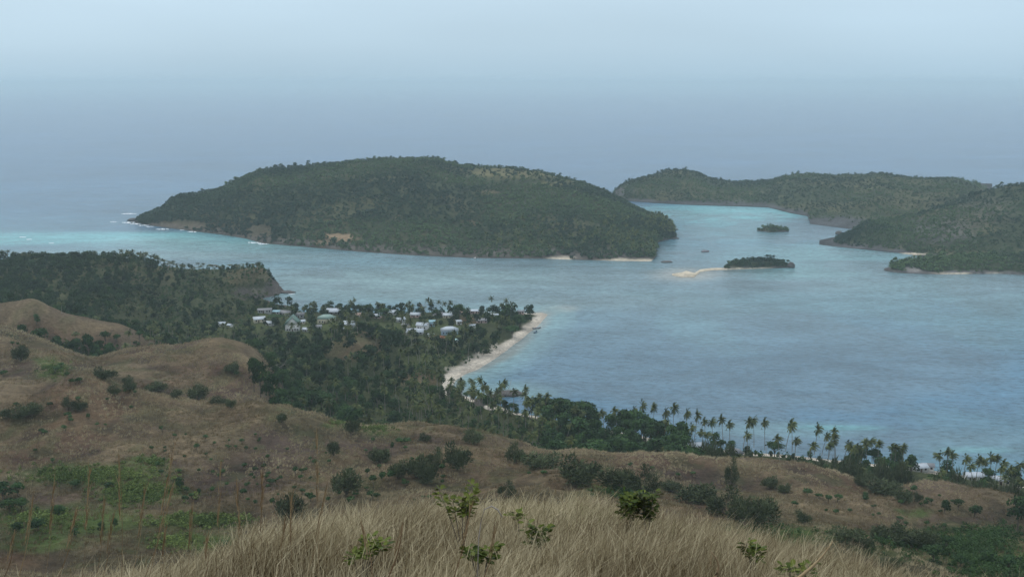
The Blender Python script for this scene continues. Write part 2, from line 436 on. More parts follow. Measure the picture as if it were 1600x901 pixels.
# ------------------------------------------------------------------ water
def water_colour(px, py, x, y):
    base = np.empty(px.shape + (3,))
    tab_y = [128, 170, 250, 330, 380, 430, 480, 560, 650, 760, 901]
    tab = np.array([[.028, .085, .205], [.028, .084, .200], [.036, .100, .205], [.060, .140, .222], [.105, .215, .265], [.155, .255, .285], [.125, .235, .285],
                    [.088, .200, .290], [.082, .182, .268], [.090, .190, .255], [.085, .185, .235]])
    for c in range(3): base[..., c] = np.interp(py, tab_y, tab[:, c])
    turq = np.array([.15, .40, .42]); pale = np.array([.26, .38, .38]); grey = np.array([.12, .165, .19]); deep = np.array([.055, .125, .205]); sand = np.array([.50, .45, .36])
    n = fbm(x, y, 60, 4, 41); nn = fbm(x, y * 0.6, 150, 4, 47)
    def mix(w, c):
        nonlocal base
        w = np.clip(w, 0, 1)[..., None]
        base = base * (1 - w) + c * w
    jy = py + (nn - .5) * 14; jx = px + (n - .5) * 60
    mix(ell(jx, jy, 60, 374, 420, 9, .6) * .95, turq)
    mix(ell(jx, jy, 330, 384, 180, 10, .6) * .75, (turq + pale) / 2)
    mix(ell(jx, jy, 250, 400, 300, 7, .6) * .5, pale)
    mix(ell(jx, jy, 1130, 332, 150, 12, .6) * .9, turq)
    mix(ell(jx, jy, 1150, 352, 90, 20, .6) * .6, turq)
    mix(ell(jx, jy, 1290, 398, 140, 14, .7) * .55, turq * .6 + pale * .4)
    mix(ell(jx, jy, 1250, 425, 90, 10, .7) * .5, turq * .6 + pale * .4)
    mix(ell(jx, jy, 1400, 445, 110, 9, .7) * .35, turq * .6 + pale * .4)
    mix(ell(jx, jy, 640, 440, 260, 18, .7) * .55, pale)
    mix(ell(jx, jy, 560, 462, 220, 12, .7) * .5, pale * .9)
    mix(ell(jx, jy, 820, 478, 90, 9, .7) * .7, pale * 1.05)
    mix(ell(jx, jy, 1070, 428, 50, 9, .7) * .8, sand * .8)
    mix(ell(jx, jy, 868, 486, 26, 6, .6) * .8, sand * .85)
    mix(ell(jx, jy, 405, 475, 60, 8, .6) * .9, grey * 1.25)
    mix(ell(jx, jy, 470, 480, 60, 5, .6) * .4, grey * 1.3)
    mix(ell(jx, jy, 250, 358, 110, 5, .6) * .5, deep * 1.3)
    mix(ell(jx, jy, 950, 470, 120, 14, .8) * .35, pale)
    # light strip along the village beach
    sdb = -signed_dist(x.ravel(), y.ravel(), SHORE).reshape(x.shape) + (n - .5) * 16
    inb = (px > 690) & (px < 900) & (py > 470) & (py < 620)
    mix(np.where(inb, (1 - sstep(6, 38, sdb)), 0) * .75, turq * .45 + pale * .75)
    mix(np.where(inb, (1 - sstep(2, 12, sdb)), 0) * .6, sand * .8)
    mix(ell(jx, jy, 740, 607, 60, 9, .6) * .5, grey)
    # sand and weed patches in the bay on the right
    mix(ell(jx, jy, 1230, 672, 120, 12, .7) * .45, turq * .6 + pale * .5)
    mix(ell(jx, jy, 1310, 668, 60, 4, .6) * .6, turq)
    mix(ell(jx, jy, 1520, 700, 60, 5, .6) * .6, turq)
    mix(ell(jx, jy, 1450, 690, 220, 20, .7) * .35, grey * 1.1)
    near = sstep(440, 470, py)
    mix(near * sstep(.52, .62, nn) * .40, grey * .95)
    mix(near * sstep(.55, .66, fbm(x + 400, y * .7, 110, 4, 53)) * .18, turq * .5 + pale * .3)
    mid = sstep(385, 400, py) * (1 - sstep(440, 470, py))
    mix(mid * sstep(.50, .62, fbm(x, y * 1.4, 90, 4, 59)) * .35, grey * 1.2)
    chan = (px > 980) * sstep(318, 322, py) * (1 - sstep(392, 402, py))
    mix(chan * sstep(.50, .60, fbm(x, y * .8, 80, 4, 61)) * .45, grey * 1.1)
    return base
ys = np.concatenate([np.linspace(-300, 430, 20), np.geomspace(434, 3000, 620), np.geomspace(3020, 60000, 90)])
ws = np.linspace(-1, 1, 560)
yy, ww = np.meshgrid(ys, ws, indexing='ij')
xx = ww * (0.62 * np.maximum(yy, 0) + 420)
ppx, ppy = project(xx, yy, np.zeros_like(xx))
wc = water_colour(ppx, ppy, xx, yy)
V = np.stack([xx, yy, np.zeros_like(xx)], -1).reshape(-1, 3)
me = mesh_np('water', V, [grid_faces(len(ys), len(ws))], colors=wc.reshape(-1, 3), smooth=True)
mw, t, b = new_mat('sea_water', 0.2, 0.30)
b.inputs['IOR'].default_value = 1.33
at = t.nodes.new('ShaderNodeAttribute'); at.attribute_name = 'Col'
tc = t.nodes.new('ShaderNodeTexCoord')
def wnoise(scale, sx, sy, detail, rot=0.15):
    mp = t.nodes.new('ShaderNodeMapping'); mp.inputs['Scale'].default_value = (sx, sy, 1); mp.inputs['Rotation'].default_value = (0, 0, rot)
    n = t.nodes.new('ShaderNodeTexNoise'); n.inputs['Scale'].default_value = scale; n.inputs['Detail'].default_value = detail
    n.inputs['Roughness'].default_value = 0.6
    t.links.new(tc.outputs['Object'], mp.inputs[0]); t.links.new(mp.outputs[0], n.inputs['Vector'])
    return n
nA = wnoise(0.26, 0.7, 1.0, 5, 0.3); nB = wnoise(0.045, 0.6, 1.0, 6, 0.25); nC = wnoise(0.0035, 0.5, 1.0, 5, -0.1); nD = wnoise(0.012, 0.6, 1.0, 6, 0.2)
prev = at.outputs['Color']
for n, am in ((nA, .28), (nB, .20), (nD, .16), (nC, .20)):
    r = t.nodes.new('ShaderNodeMapRange'); r.inputs['From Min'].default_value = .3; r.inputs['From Max'].default_value = .7
    r.inputs['To Min'].default_value = 1 - am; r.inputs['To Max'].default_value = 1 + am
    t.links.new(n.outputs[0], r.inputs[0])
    mx = t.nodes.new('ShaderNodeMixRGB'); mx.blend_type = 'MULTIPLY'; mx.inputs[0].default_value = 1
    t.links.new(prev, mx.inputs[1]); t.links.new(r.outputs[0], mx.inputs[2]); prev = mx.outputs[0]
t.links.new(prev, b.inputs['Base Color'])
bp = t.nodes.new('ShaderNodeBump'); bp.inputs['Strength'].default_value = 0.8; bp.inputs['Distance'].default_value = 1.0
ad = t.nodes.new('ShaderNodeMath'); ad.operation = 'MULTIPLY_ADD'; ad.inputs[1].default_value = 3.0
t.links.new(nB.outputs[0], ad.inputs[0]); t.links.new(nA.outputs[0], ad.inputs[2])
t.links.new(ad.outputs[0], bp.inputs['Height']); t.links.new(bp.outputs[0], b.inputs['Normal'])
tag(obj('water', me, mw), 'blue and turquoise sea around the islands', None, None, 'structure')

# ------------------------------------------------------------------ mainland terrain
GREEN_PX = [(150, 742, 120, 17), (215, 770, 70, 18), (310, 815, 75, 12), (235, 722, 30, 8), (80, 575, 22, 18), (100, 815, 130, 25), (60, 850, 60, 12), (300, 845, 70, 14), (1490, 850, 130, 26),
            (1560, 880, 90, 25), (760, 672, 40, 6), (540, 665, 25, 7), (590, 672, 25, 7), (1430, 800, 25, 8), (1350, 722, 60, 8), (970, 765, 60, 12), (1180, 835, 120, 20)]
ys = np.concatenate([np.linspace(-60, 2, 24), np.linspace(3, 60, 110), np.geomspace(60.7, 1130, 760)])
ws = np.linspace(-1, 1, 620)
yy, ww = np.meshgrid(ys, ws, indexing='ij')
xx = ww * (0.66 * np.maximum(yy, 0) + 45)
zz, sdd = land_h(xx, yy, True)
ppx, ppy = project(xx, yy, zz)
def ground_colour(px, py, x, y, z, sdv):
    tan = np.array([.130, .095, .056]); brown = np.array([.078, .056, .044]); red = np.array([.105, .055, .036]); pale = np.array([.19, .145, .088]); olive = np.array([.062, .060, .032])
    grn = np.array([.065, .105, .028]); dirt = np.array([.050, .048, .032]); sand = np.array([.60, .53, .44]); rock = np.array([.10, .085, .075]); lawn = np.array([.085, .105, .042])
    a = fbm(x, y, 45, 5, 71); b_ = fbm(x, y, 20, 5, 73); c_ = fbm(x, y, 9, 4, 77)
    C = np.zeros(x.shape + (3,)) + brown
    def mix(w, c):
        nonlocal C
        w = np.clip(w, 0, 1)[..., None]; C = C * (1 - w) + c * w
    mix(sstep(.42, .60, a), tan)
    mix(sstep(.52, .66, b_) * .7, pale)
    mix(sstep(.54, .68, fbm(x + 900, y, 30, 4, 79)) * .45, red)
    mix(sstep(.46, .62, fbm(x, y + 500, 38, 4, 81)) * .65, olive)
    mix(sstep(.60, .66, fbm(x * 1.3, y - 300, 11, 4, 87)) * .5, olive * .8 + grn * .3)
    mix(sstep(.56, .70, c_) * .5, brown * .65)
    mix(ell(px, py, 1380, 790, 160, 22, .6) * .55, pale)
    mix(ell(px, py, 330, 690, 60, 35, .6) * .5, pale)
    mix(ell(px, py, 900, 704, 250, 4, .6) * .5, pale)
    j = (c_ - .5) * 26
    for cx, cy, rx, ry in GREEN_PX: mix(ell(px + j * 2, py + j * .5, cx, cy, rx, ry, .5) * .8, grn)
    # low ground behind the ridges: leaf litter and undergrowth
    low = sstep(425, 455, y) * (1 - sstep(24, 34, z)); low = np.maximum(low, sstep(640, 680, y))
    mix(low * .92, dirt * .8 + grn * .35)
    mix(ell(px, py, 520, 520, 75, 20, .3) * low * .4, lawn)
    for cx, cy, rx, ry in ((485, 510, 110, 9), (640, 508, 60, 10), (700, 520, 45, 12), (780, 498, 50, 8), (430, 492, 50, 5), (680, 565, 50, 22)):
        mix(ell(px, py, cx, cy, rx, ry, .4) * .75, lawn)
    for cx, cy, rx, ry in ((565, 545, 34, 10), (548, 556, 26, 8), (590, 520, 25, 5), (730, 500, 22, 6), (655, 592, 40, 10), (405, 421, 30, 4), (225, 402, 55, 5), (140, 510, 50, 6)):
        mix(ell(px + j, py, cx, cy, rx, ry, .5) * .9, tan)
    mix(ell(px, py, 685, 527, 16, 3, .4), np.array([.33, .13, .09]))
    # shore
    mix((1 - sstep(38, 60, y)) * .9, np.array([.060, .046, .030]))
    sh = (1 - sstep(7, 10, sdv + (c_ - .5) * 7 - 4 * (px < 775)))
    village = ((px > 690) & (px < 900) & (py > 480) & (py < 640)) | (px > 1000)
    mix(np.where(village, sh, (1 - sstep(3, 6, sdv))), sand)
    wet = (1 - sstep(1.0, 4.0, sdv)); mix(wet * .5, sand * .55)
    mix(np.where((y > 820) & (px < 455), 1 - sstep(3, 9, sdv + (c_ - .5) * 8 - 4 * (px > 415)), 0), rock)
    pt = (px > 742) & (px < 830) & (py > 608) & (py < 634); mix(pt * 1.0, rock * .8); mix(pt * sstep(1.0, 1.5, z) * .8, tan)
    return np.where((y < 40)[..., None], C * .8, C * np.where(sdv < 16, 1.0, .62)[..., None]) if False else C
gc = ground_colour(ppx, ppy, xx, yy, zz, sdd)
def _blur(a, k, ax):
    ker = np.hanning(k + 2)[1:-1]; ker /= ker.sum()
    return np.apply_along_axis(lambda v: np.convolve(np.pad(v, k // 2, mode='edge'), ker, 'valid'), ax, a)
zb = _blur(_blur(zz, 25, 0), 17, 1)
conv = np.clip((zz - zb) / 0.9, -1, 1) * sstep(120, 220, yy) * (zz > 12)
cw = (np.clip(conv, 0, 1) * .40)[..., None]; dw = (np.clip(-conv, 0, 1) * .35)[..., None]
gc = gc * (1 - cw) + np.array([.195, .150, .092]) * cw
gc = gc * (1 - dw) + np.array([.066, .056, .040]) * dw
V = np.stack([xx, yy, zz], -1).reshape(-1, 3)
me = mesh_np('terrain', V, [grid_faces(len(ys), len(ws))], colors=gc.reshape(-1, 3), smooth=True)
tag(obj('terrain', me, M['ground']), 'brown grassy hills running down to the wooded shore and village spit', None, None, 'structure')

# ------------------------------------------------------------------ islands
ISL = []   # (height function data) used for planting
def island(label, sky, front, Dr, back, treeh, colour_fn, power=0.85, noise=5.0, nC=420, nR=150, rel=False):
    """sky: (px,py) silhouette (with trees of height treeh); front: (px,py) waterline; Dr: (px, ridge distance); back: (px, back-shore distance)"""
    pxs = np.linspace(front[0][0], front[-1][0], nC)
    fy = np.interp(pxs, [p[0] for p in front], [p[1] for p in front])
    fx, fD = at_z(pxs, fy)
    s = fx / fD
    ridge = np.interp(pxs, [p[0] for p in Dr], [p[1] for p in Dr])
    if rel: ridge = fD + ridge
    sy = np.interp(pxs, [p[0] for p in sky], [p[1] for p in sky])
    _, zr = at_y(pxs, sy, ridge)
    zr = np.maximum(_smooth(zr - treeh, 9), 0.8)
    bk = np.interp(pxs, [p[0] for p in back], [p[1] for p in back])
    if rel: bk = fD + bk
    t = np.linspace(-0.06, 1.06, nR)[:, None]
    mid = np.clip((ridge - fD) / (bk - fD), 0.25, 0.8)
    Y = fD + (bk - fD) * t
    up = np.clip(t / mid, 0, 1); dn = np.clip((1 - t) / (1 - mid), 0, 1)
    g = np.where(t < mid, 1 - (1 - up) ** (1 / power * 1.35), dn ** 0.8 * (2 - dn ** .8) if False else np.sin(dn * math.pi / 2) ** 0.9)
    ends = sstep(0, 0.02, (pxs - pxs[0]) / (pxs[-1] - pxs[0])) * sstep(0, 0.02, (pxs[-1] - pxs) / (pxs[-1] - pxs[0]))
    Zz = zr * g * ends
    X = s * Y
    edge = np.minimum(up, dn)
    Zz = Zz + (fbm(X, Y, 70, 4, 91) - .5) * noise * 1.6 * sstep(0.02, .4, edge) * np.minimum(zr / 20, 1) + (fbm(X, Y, 18, 4, 95) - .5) * noise * .5 * sstep(0, .15, edge) * np.minimum(zr / 10, 1)
    Zz = np.where((t < 0) | (t > 1), -3.0, Zz + 0.3)
    px, py = project(X, Y, Zz)
    C = colour_fn(px, py, X, Y, Zz, up)
    V = np.stack([X, Y, Zz], -1).reshape(-1, 3)
    me = mesh_np('island', V, [grid_faces(nR, nC)], colors=C.reshape(-1, 3), smooth=True)
    o = tag(obj('island', me, M['island']), label, None, None, 'structure')
    ISL.append(dict(X=X, Y=Y, Z=Zz, px=px, py=py, up=up, t=t * np.ones_like(X), zr=zr))
    return ISL[-1]
def isl_col(rock, rock_h, patches=(), grass=0.0):
    def fn(px, py, x, y, z, up):
        C = np.zeros(x.shape + (3,)) + np.array([.050, .062, .034])
        rk = np.array(rock); n = fbm(x, y, 14, 4, 101)
        def mix(w, c):
            nonlocal C
            w = np.clip(w, 0, 1)[..., None]; C = C * (1 - w) + np.array(c) * w
        mix(sstep(.5, .66, fbm(x, y, 40, 4, 103)) * (.35 + grass), (.14, .125, .07))
        mix(1 - sstep(rock_h * .7, rock_h * 1.3, z + (n - .5) * rock_h * 1.4), rk * 1.0)
        mix((1 - sstep(.6, 1.4, z)) * .8, rk * .55)
        for cx, cy, rx, ry, c, w in patches: mix(ell(px + (n - .5) * 20, py + (n - .5) * 6, cx, cy, rx, ry, .5) * w, c)
        return C
    return fn
TANC = (.29, .205, .13); SANDC = (.60, .52, .40)
big = island('large wooded island lying across the strait',
    [(205, 345), (222, 338), (240, 328), (258, 322), (270, 304), (340, 298), (365, 286), (410, 266), (480, 259), (560, 251), (640, 245), (690, 246), (706, 253), (725, 257), (760, 257), (800, 259), (850, 266), (900, 283), (950, 302),
     (985, 325), (1010, 335), (1040, 345), (1050, 357), (1060, 371)],
    [(205, 346), (222, 350), (240, 353), (300, 361), (350, 367), (385, 373), (410, 380), (480, 386), (560, 393), (650, 399), (740, 403), (860, 404), (900, 406), (950, 407), (1000, 408), (1018, 408), (1026, 400), (1020, 390), (1012, 384), (1030, 378), (1045, 374), (1060, 372)],
    [(205, 1405), (400, 1480), (640, 1540), (800, 1540), (950, 1430), (1060, 1260)],
    [(205, 1420), (300, 1650), (500, 1900), (700, 1950), (900, 1800), (1000, 1550), (1060, 1275)], 6.5,
    isl_col((.13, .115, .10), 6, [(532, 371, 24, 7, TANC, .95), (505, 380, 14, 4, TANC, .7), (800, 270, 70, 9, (.19, .17, .09), .8), (880, 290, 40, 8, (.17, .155, .08), .6),
        (325, 335, 14, 3, TANC, .3), (300, 350, 60, 8, (.13, .10, .07), .6), (400, 360, 30, 12, (.14, .11, .08), .6), (760, 300, 14, 5, TANC, .5), (620, 340, 8, 3, TANC, .6), (735, 348, 10, 3, TANC, .5),
        (876, 403, 20, 2.6, SANDC, 1), (985, 406.5, 42, 2.6, SANDC, 1)]))
far = island('long low rocky island behind the channel',
    [(952, 299), (975, 284), (1000, 279), (1020, 272), (1040, 265), (1070, 266), (1085, 268), (1110, 281), (1150, 288), (1180, 287), (1200, 286), (1230, 276), (1260, 272), (1300, 275), (1350, 275), (1370, 271), (1390, 275), (1420, 279), (1480, 280), (1500, 285), (1525, 297), (1545, 310)],
    [(952, 304), (975, 314), (1050, 319), (1100, 321), (1200, 324), (1235, 333), (1262, 338), (1266, 350), (1330, 358), (1380, 362), (1460, 362), (1545, 355)],
    [(952, 1770), (1060, 1800), (1150, 1800), (1300, 1760), (1545, 1700)], [(952, 1800), (1100, 2000), (1300, 2050), (1545, 1980)], 5.0,
    isl_col((.088, .085, .086), 4, [(1310, 347, 50, 9, (.095, .095, .10), .9), (965, 300, 22, 10, (.12, .115, .115), .9)], .1), 0.8, 6)
hill = island('steep scrubby hill rising at the right edge behind the lagoon',
    [(1280, 381), (1292, 374), (1310, 367), (1330, 358), (1350, 345), (1380, 342), (1430, 335), (1470, 318), (1520, 301), (1550, 293), (1580, 287), (1600, 281), (1700, 262), (1850, 262)],
    [(1280, 382), (1330, 388), (1380, 393), (1420, 397), (1450, 403), (1500, 408), (1600, 412), (1850, 420)],
    [(1280, 1230), (1400, 1290), (1600, 1420), (1850, 1400)], [(1280, 1260), (1400, 1400), (1550, 1620), (1850, 1750)], 5.0,
    isl_col((.088, .085, .087), 3.0, [(1350, 384, 55, 4, (.11, .105, .105), .7), (1470, 360, 50, 20, (.13, .12, .12), .6), (1540, 330, 40, 22, (.13, .12, .10), .5), (1430, 396.8, 24, 1.0, SANDC, 1)], .15), 0.8, 6)
low = island('low wooded point with a pale rock face and sand strip',
    [(1381, 421), (1390, 412), (1400, 407), (1415, 405), (1440, 404), (1470, 400), (1550, 398), (1600, 396), (1850, 396)],
    [(1381, 423), (1400, 426), (1430, 428), (1465, 429), (1560, 428), (1600, 430), (1850, 436)],
    [(1381, 1052), (1450, 1075), (1600, 1080), (1850, 1080)], [(1381, 1065), (1450, 1120), (1600, 1150), (1850, 1150)], 5.0,
    isl_col((.15, .14, .135), 2.5, [(1515, 427.5, 46, 1.6, SANDC, 1), (1425, 421, 14, 5, (.30, .28, .27), .8)], 0), 0.4, 2, 240, 60)
islet = island('sand spit with a small rocky wooded islet at its end',
    [(1050, 430), (1100, 423), (1132, 419), (1136, 410), (1150, 404), (1180, 401), (1205, 401), (1225, 405), (1229, 413), (1231, 416), (1240, 413), (1242, 417)],
    [(1050, 430), (1065, 433), (1085, 433), (1094, 425), (1110, 422.5), (1180, 420), (1242, 418)],
    [(1050, 3), (1072, 14), (1092, 7), (1130, 5), (1150, 13), (1228, 12), (1242, 4)], [(1050, 7), (1072, 34), (1095, 13), (1130, 12), (1150, 26), (1232, 22), (1242, 8)], 3.5,
    isl_col((.13, .12, .115), 2.5, [(1085, 427, 60, 12, SANDC, 1), (1165, 420.5, 50, 1.3, SANDC, 1)], 0), 0.4, 1.5, 240, 50, True)
key = island('tiny flat islet with a few wispy trees in the channel',
    [(1183, 360), (1190, 354), (1205, 350), (1220, 352), (1230, 358), (1232, 361)],
    [(1183, 361), (1205, 363), (1232, 362)], [(1183, 4), (1205, 9), (1232, 4)], [(1183, 8), (1205, 18), (1232, 8)], 3.0,
    isl_col((.13, .12, .11), 1.2, [], 0), 0.5, 1, 80, 24, True)
# ------------------------------------------------------------------ plant shapes (arrays)
def leaf_cloud(r, lobes, n, size, up_bias=0.35, squash=1.0, fill=0.55, elong=1.0):
    """quads spread through the shells of several lobes; returns V (n*4,3), F (n,4), tint"""
    lobes = np.array(lobes, float)                       # x y z rx ry rz
    vol = lobes[:, 3] * lobes[:, 4]
    k = r.choice(len(lobes), n, p=vol / vol.sum())
    d = r.normal(size=(n, 3)); d /= np.linalg.norm(d, axis=1)[:, None]
    d[:, 2] = np.where(d[:, 2] < -0.35, -d[:, 2], d[:, 2])
    rad = r.uniform(fill, 1.06, n) ** 0.7
    c = lobes[k, :3] + d * rad[:, None] * lobes[k, 3:6]
    nrm = d + r.normal(size=(n, 3)) * 0.55 + np.array([0, 0, up_bias]); nrm /= np.linalg.norm(nrm, axis=1)[:, None]
    a = np.cross(nrm, r.normal(size=(n, 3))); a /= np.linalg.norm(a, axis=1)[:, None]
    b_ = np.cross(nrm, a)
    sz = size * r.uniform(.55, 1.35, n)[:, None]
    a = a * sz * elong; b_ = b_ * sz * .7
    V = np.stack([c - a, c - b_ * .8, c + a * .9, c + b_], 1).reshape(-1, 3)
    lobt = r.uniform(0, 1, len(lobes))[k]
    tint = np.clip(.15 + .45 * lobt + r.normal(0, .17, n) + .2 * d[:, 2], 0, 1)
    Fq = np.arange(n * 4).reshape(-1, 4)
    return V, Fq, np.repeat(tint, 4)
def crown_lobes(r, h, w, n, low=0.35, flat=.8):
    L_ = []
    for i in range(n):
        a = r.uniform(0, 2 * math.pi); q = r.uniform(0.1, .62) * w / 2
        z = h * (low + (1 - low) * r.uniform(.15, .8))
        rr = w / 2 * r.uniform(.38, .6)
        q *= 1.0 - .35 * max(0, (z / h - .6) / .4)
        z = min(z, h - rr * flat * .9)
        L_.append((q * math.cos(a), q * math.sin(a), z, rr, rr, rr * flat))
    L_.append((0, 0, h - w * .26 * flat, w * .27, w * .27, w * .26 * flat))
    return L_
def bare_tree(r, h, spread, levels=3, rad=.2, nb=4, start=.35):
    mb = MB()
    def grow(p, d, ln, rd, lv):
        k = 4; P = [p]; dd = d.copy()
        for i in range(k):
            dd = dd + r.normal(0, .12, 3); dd /= np.linalg.norm(dd)
            P.append(P[-1] + dd * ln / k)
        mb.tube(P, np.linspace(rd, rd * .5, k + 1), 5 if lv > 1 else 4)
        if lv <= 0: return
        for j in range(nb):
            q = P[r.integers(2, k + 1)]; e = dd + r.normal(0, spread, 3); e[2] = abs(e[2]) * .7 + .1; e /= np.linalg.norm(e)
            grow(q, e, ln * r.uniform(.5, .72), rd * .48, lv - 1)
    grow(np.zeros(3), np.array([0, 0, 1.]), h * .42, rad, levels)
    return mb
def make_broadleaf(seed, h=11, w=9, n=750, size=.55, flat=.75, low=.35):
    r = np.random.default_rng(seed)
    lob = crown_lobes(r, h, w, 8, low, flat)
    mb = MB(); top = h * .62
    lean = r.normal(0, .35, 2)
    P = [(lean[0] * q ** 2, lean[1] * q ** 2, top * q) for q in np.linspace(-.08, 1, 6)]
    mb.tube(P, np.linspace(.26, .11, 6) * h / 10, 7)
    for lb in lob[:6]:
        st = np.array([0, 0, h * .3]) ; en = np.array(lb[:3])
        P = [st + (en - st) * q + np.array([0, 0, .4 * math.sin(q * 3.1)]) for q in np.linspace(0, 1, 4)]
        mb.tube(P, np.linspace(.12, .04, 4) * h / 10, 5)
    V, Fq, ti = leaf_cloud(r, lob, n, size, fill=.5)
    return mb, V, Fq, ti
def make_shrub(seed, h=6, w=5, n=1500, flat=1.0):
    """feathery many-stemmed shrub made of thin sprays"""
    r = np.random.default_rng(seed)
    mb = MB(); tips = []
    for i in range(9):
        a = r.uniform(0, 6.28); q = r.uniform(.1, .42) * w
        e = np.array([q * math.cos(a), q * math.sin(a), h * r.uniform(.35, .85)])
        P = [np.array([0, 0, -.15]) + (e - np.array([0, 0, -.15])) * np.array([q2 ** 1.3, q2 ** 1.3, q2]) for q2 in np.linspace(0, 1, 5)]
        mb.tube(P, np.linspace(.085, .02, 5) * h / 5, 5); tips.append(e)
    lob = [(e[0] * .95, e[1] * .95, e[2] * r.uniform(.45, 1.02), w * r.uniform(.15, .24), w * r.uniform(.15, .24), h * r.uniform(.14, .24)) for e in tips for _ in range(2)]
    lob = np.array(lob)
    k = r.integers(0, len(lob), n)
    d = r.normal(size=(n, 3)); d /= np.linalg.norm(d, axis=1)[:, None]
    c = lob[k, :3] + d * (r.uniform(.2, 1.1, n) ** .6)[:, None] * lob[k, 3:6]
    dirv = d * .6 + np.array([.12, 0, .75]) + r.normal(size=(n, 3)) * .4; dirv /= np.linalg.norm(dirv, axis=1)[:, None]
    side = np.cross(dirv, r.normal(size=(n, 3))); side /= np.linalg.norm(side, axis=1)[:, None]
    ln = r.uniform(.35, .95, n)[:, None] * h / 6; wd = r.uniform(.07, .14, n)[:, None] * h / 6
    V = np.stack([c - side * wd, c + side * wd, c + dirv * ln + side * wd * .2], 1).reshape(-1, 3)
    ti = np.clip(.35 + .25 * r.uniform(0, 1, len(lob))[k] + r.normal(0, .2, n), 0, 1)
    return mb, V, np.arange(n * 3).reshape(-1, 3), np.repeat(ti, 3)
def make_sapling(seed, h=2.6, w=2.0, n=170):
    r = np.random.default_rng(seed)
    mb = MB()
    nl = r.integers(1, 4); lob = []
    for i in range(nl):
        a = r.uniform(0, 6.28); q = (w * .28 if nl > 1 else .1)
        e = np.array([q * math.cos(a), q * math.sin(a), h * r.uniform(.5, .8)])
        mb.tube([(0, 0, -.1), (e[0] * .3, e[1] * .3, e[2] * .5), e], [.055, .04, .025], 5)
        rr = w * r.uniform(.22, .36)
        lob.append((*e, rr, rr, rr * 1.0))
    V, Fq, ti = leaf_cloud(r, lob, n, .2, up_bias=.2, fill=.3, elong=1.6)
    return mb, V, Fq, ti
def make_palm(seed, h=14, L0=2.9, nf=17, seg=8, lean=1.5, wind=.75):
    r = np.random.default_rng(seed)
    mb = MB(); q = np.linspace(-.03, 1, 9); a = r.uniform(0, 6.28)
    P = np.stack([lean * math.cos(a) * q ** 1.8 * np.sign(q + 1e-6), lean * math.sin(a) * q ** 1.8, h * q], 1)
    mb.tube(P, np.linspace(.20, .10, 9), 7)
    top = P[-1]
    Vs, ti = [], []
    for i in range(nf):
        az = i * 2.399 + r.normal(0, .2)
        el = R(np.interp(i / nf, [0, .85, 1], [78, -8, -60])) + r.normal(0, .12)
        d = np.array([math.cos(az) * math.cos(el), math.sin(az) * math.cos(el), math.sin(el)])
        ln = L0 * r.uniform(.85, 1.12); p = top.copy(); pts = [p]; dirs = [d]
        for k in range(seg):
            d = d + np.array([wind * .16, 0, -.15 - .06 * k / seg]); d /= np.linalg.norm(d)
            p = p + d * ln / seg; pts.append(p); dirs.append(d)
        col_ = np.clip(r.normal(.45, .22) + (.35 if i > nf - 3 else 0), 0, 1)
        for k in range(seg):
            p0, p1 = pts[k], pts[k + 1]; d = dirs[k + 1]
            sd_ = np.cross(d, [0, 0, 1.]); sd_ /= np.linalg.norm(sd_) + 1e-6
            wl = .72 * math.sin(math.pi * (k + 1.2) / (seg + 1.6)) ** .7
            for sg in (-1, 1):
                tip = (p0 + p1) / 2 + sd_ * sg * wl + d * .3 + np.array([0, 0, -.42 * wl - .05])
                Vs += [p0 + sd_ * sg * .03, p1 + (p1 - p0) * .15, tip + (p1 - p0) * .35, tip - (p1 - p0) * .1]
                ti += [np.clip(col_ + r.normal(0, .1), 0, 1)] * 4
    # old hanging fronds and nuts
    V = np.array(Vs)
    return mb, V, np.arange(len(V)).reshape(-1, 4), np.array(ti)
def thing_from(name, arr, mat_leaf, mat_bark, label, cat):
    mb, V, Fq, ti = arr
    e = empty(name, (0, 0, 0)); tag(e, label, cat)
    obj('trunk' if cat != 'bush' else 'stem', mb.mesh('trunk', True), mat_bark, e)
    obj('crown' if cat != 'bush' else 'foliage', mesh_np('crown', V, [Fq], tint=ti), mat_leaf, e)
    return e
def merge(protos, pos, rz, scl, which, tintoff=None, sclz=None):
    """many copies of leaf arrays in one set of arrays"""
    Vs, Fs, Ts = {}, {}, {}
    out_V, out_F, out_T = [], {}, []; off = 0
    sclz = scl if sclz is None else sclz
    for k, (V, Fq, ti) in enumerate(protos):
        m = np.where(which == k)[0]
        if not len(m): continue
        c, s = np.cos(rz[m]), np.sin(rz[m])
        X = V[None, :, 0] * c[:, None] - V[None, :, 1] * s[:, None]
        Yv = V[None, :, 0] * s[:, None] + V[None, :, 1] * c[:, None]
        W = np.stack([X * scl[m][:, None], Yv * scl[m][:, None], np.broadcast_to(V[None, :, 2], X.shape) * sclz[m][:, None]], -1) + pos[m][:, None, :]
        out_V.append(W.reshape(-1, 3).astype(np.float32))
        Fm = Fq[None] + (np.arange(len(m)) * len(V))[:, None, None] + off
        out_F.setdefault(Fq.shape[1], []).append(Fm.reshape(-1, Fq.shape[1]))
        tt = ti[None, :] + (0 if tintoff is None else tintoff[m][:, None])
        out_T.append(np.clip(np.broadcast_to(tt, X.shape), 0, 1).ravel())
        off += len(m) * len(V)
    return np.concatenate(out_V), [np.concatenate(f) for f in out_F.values()], np.concatenate(out_T)
def stuff(name, label, protos, pos, rz, scl, which, mat, tintoff=None, sclz=None):
    V, Fl, T = merge(protos, pos, rz, scl, which, tintoff, sclz)
    o = obj(name, mesh_np(name, V, Fl, tint=T), mat)
    return tag(o, label, None, None, 'stuff')
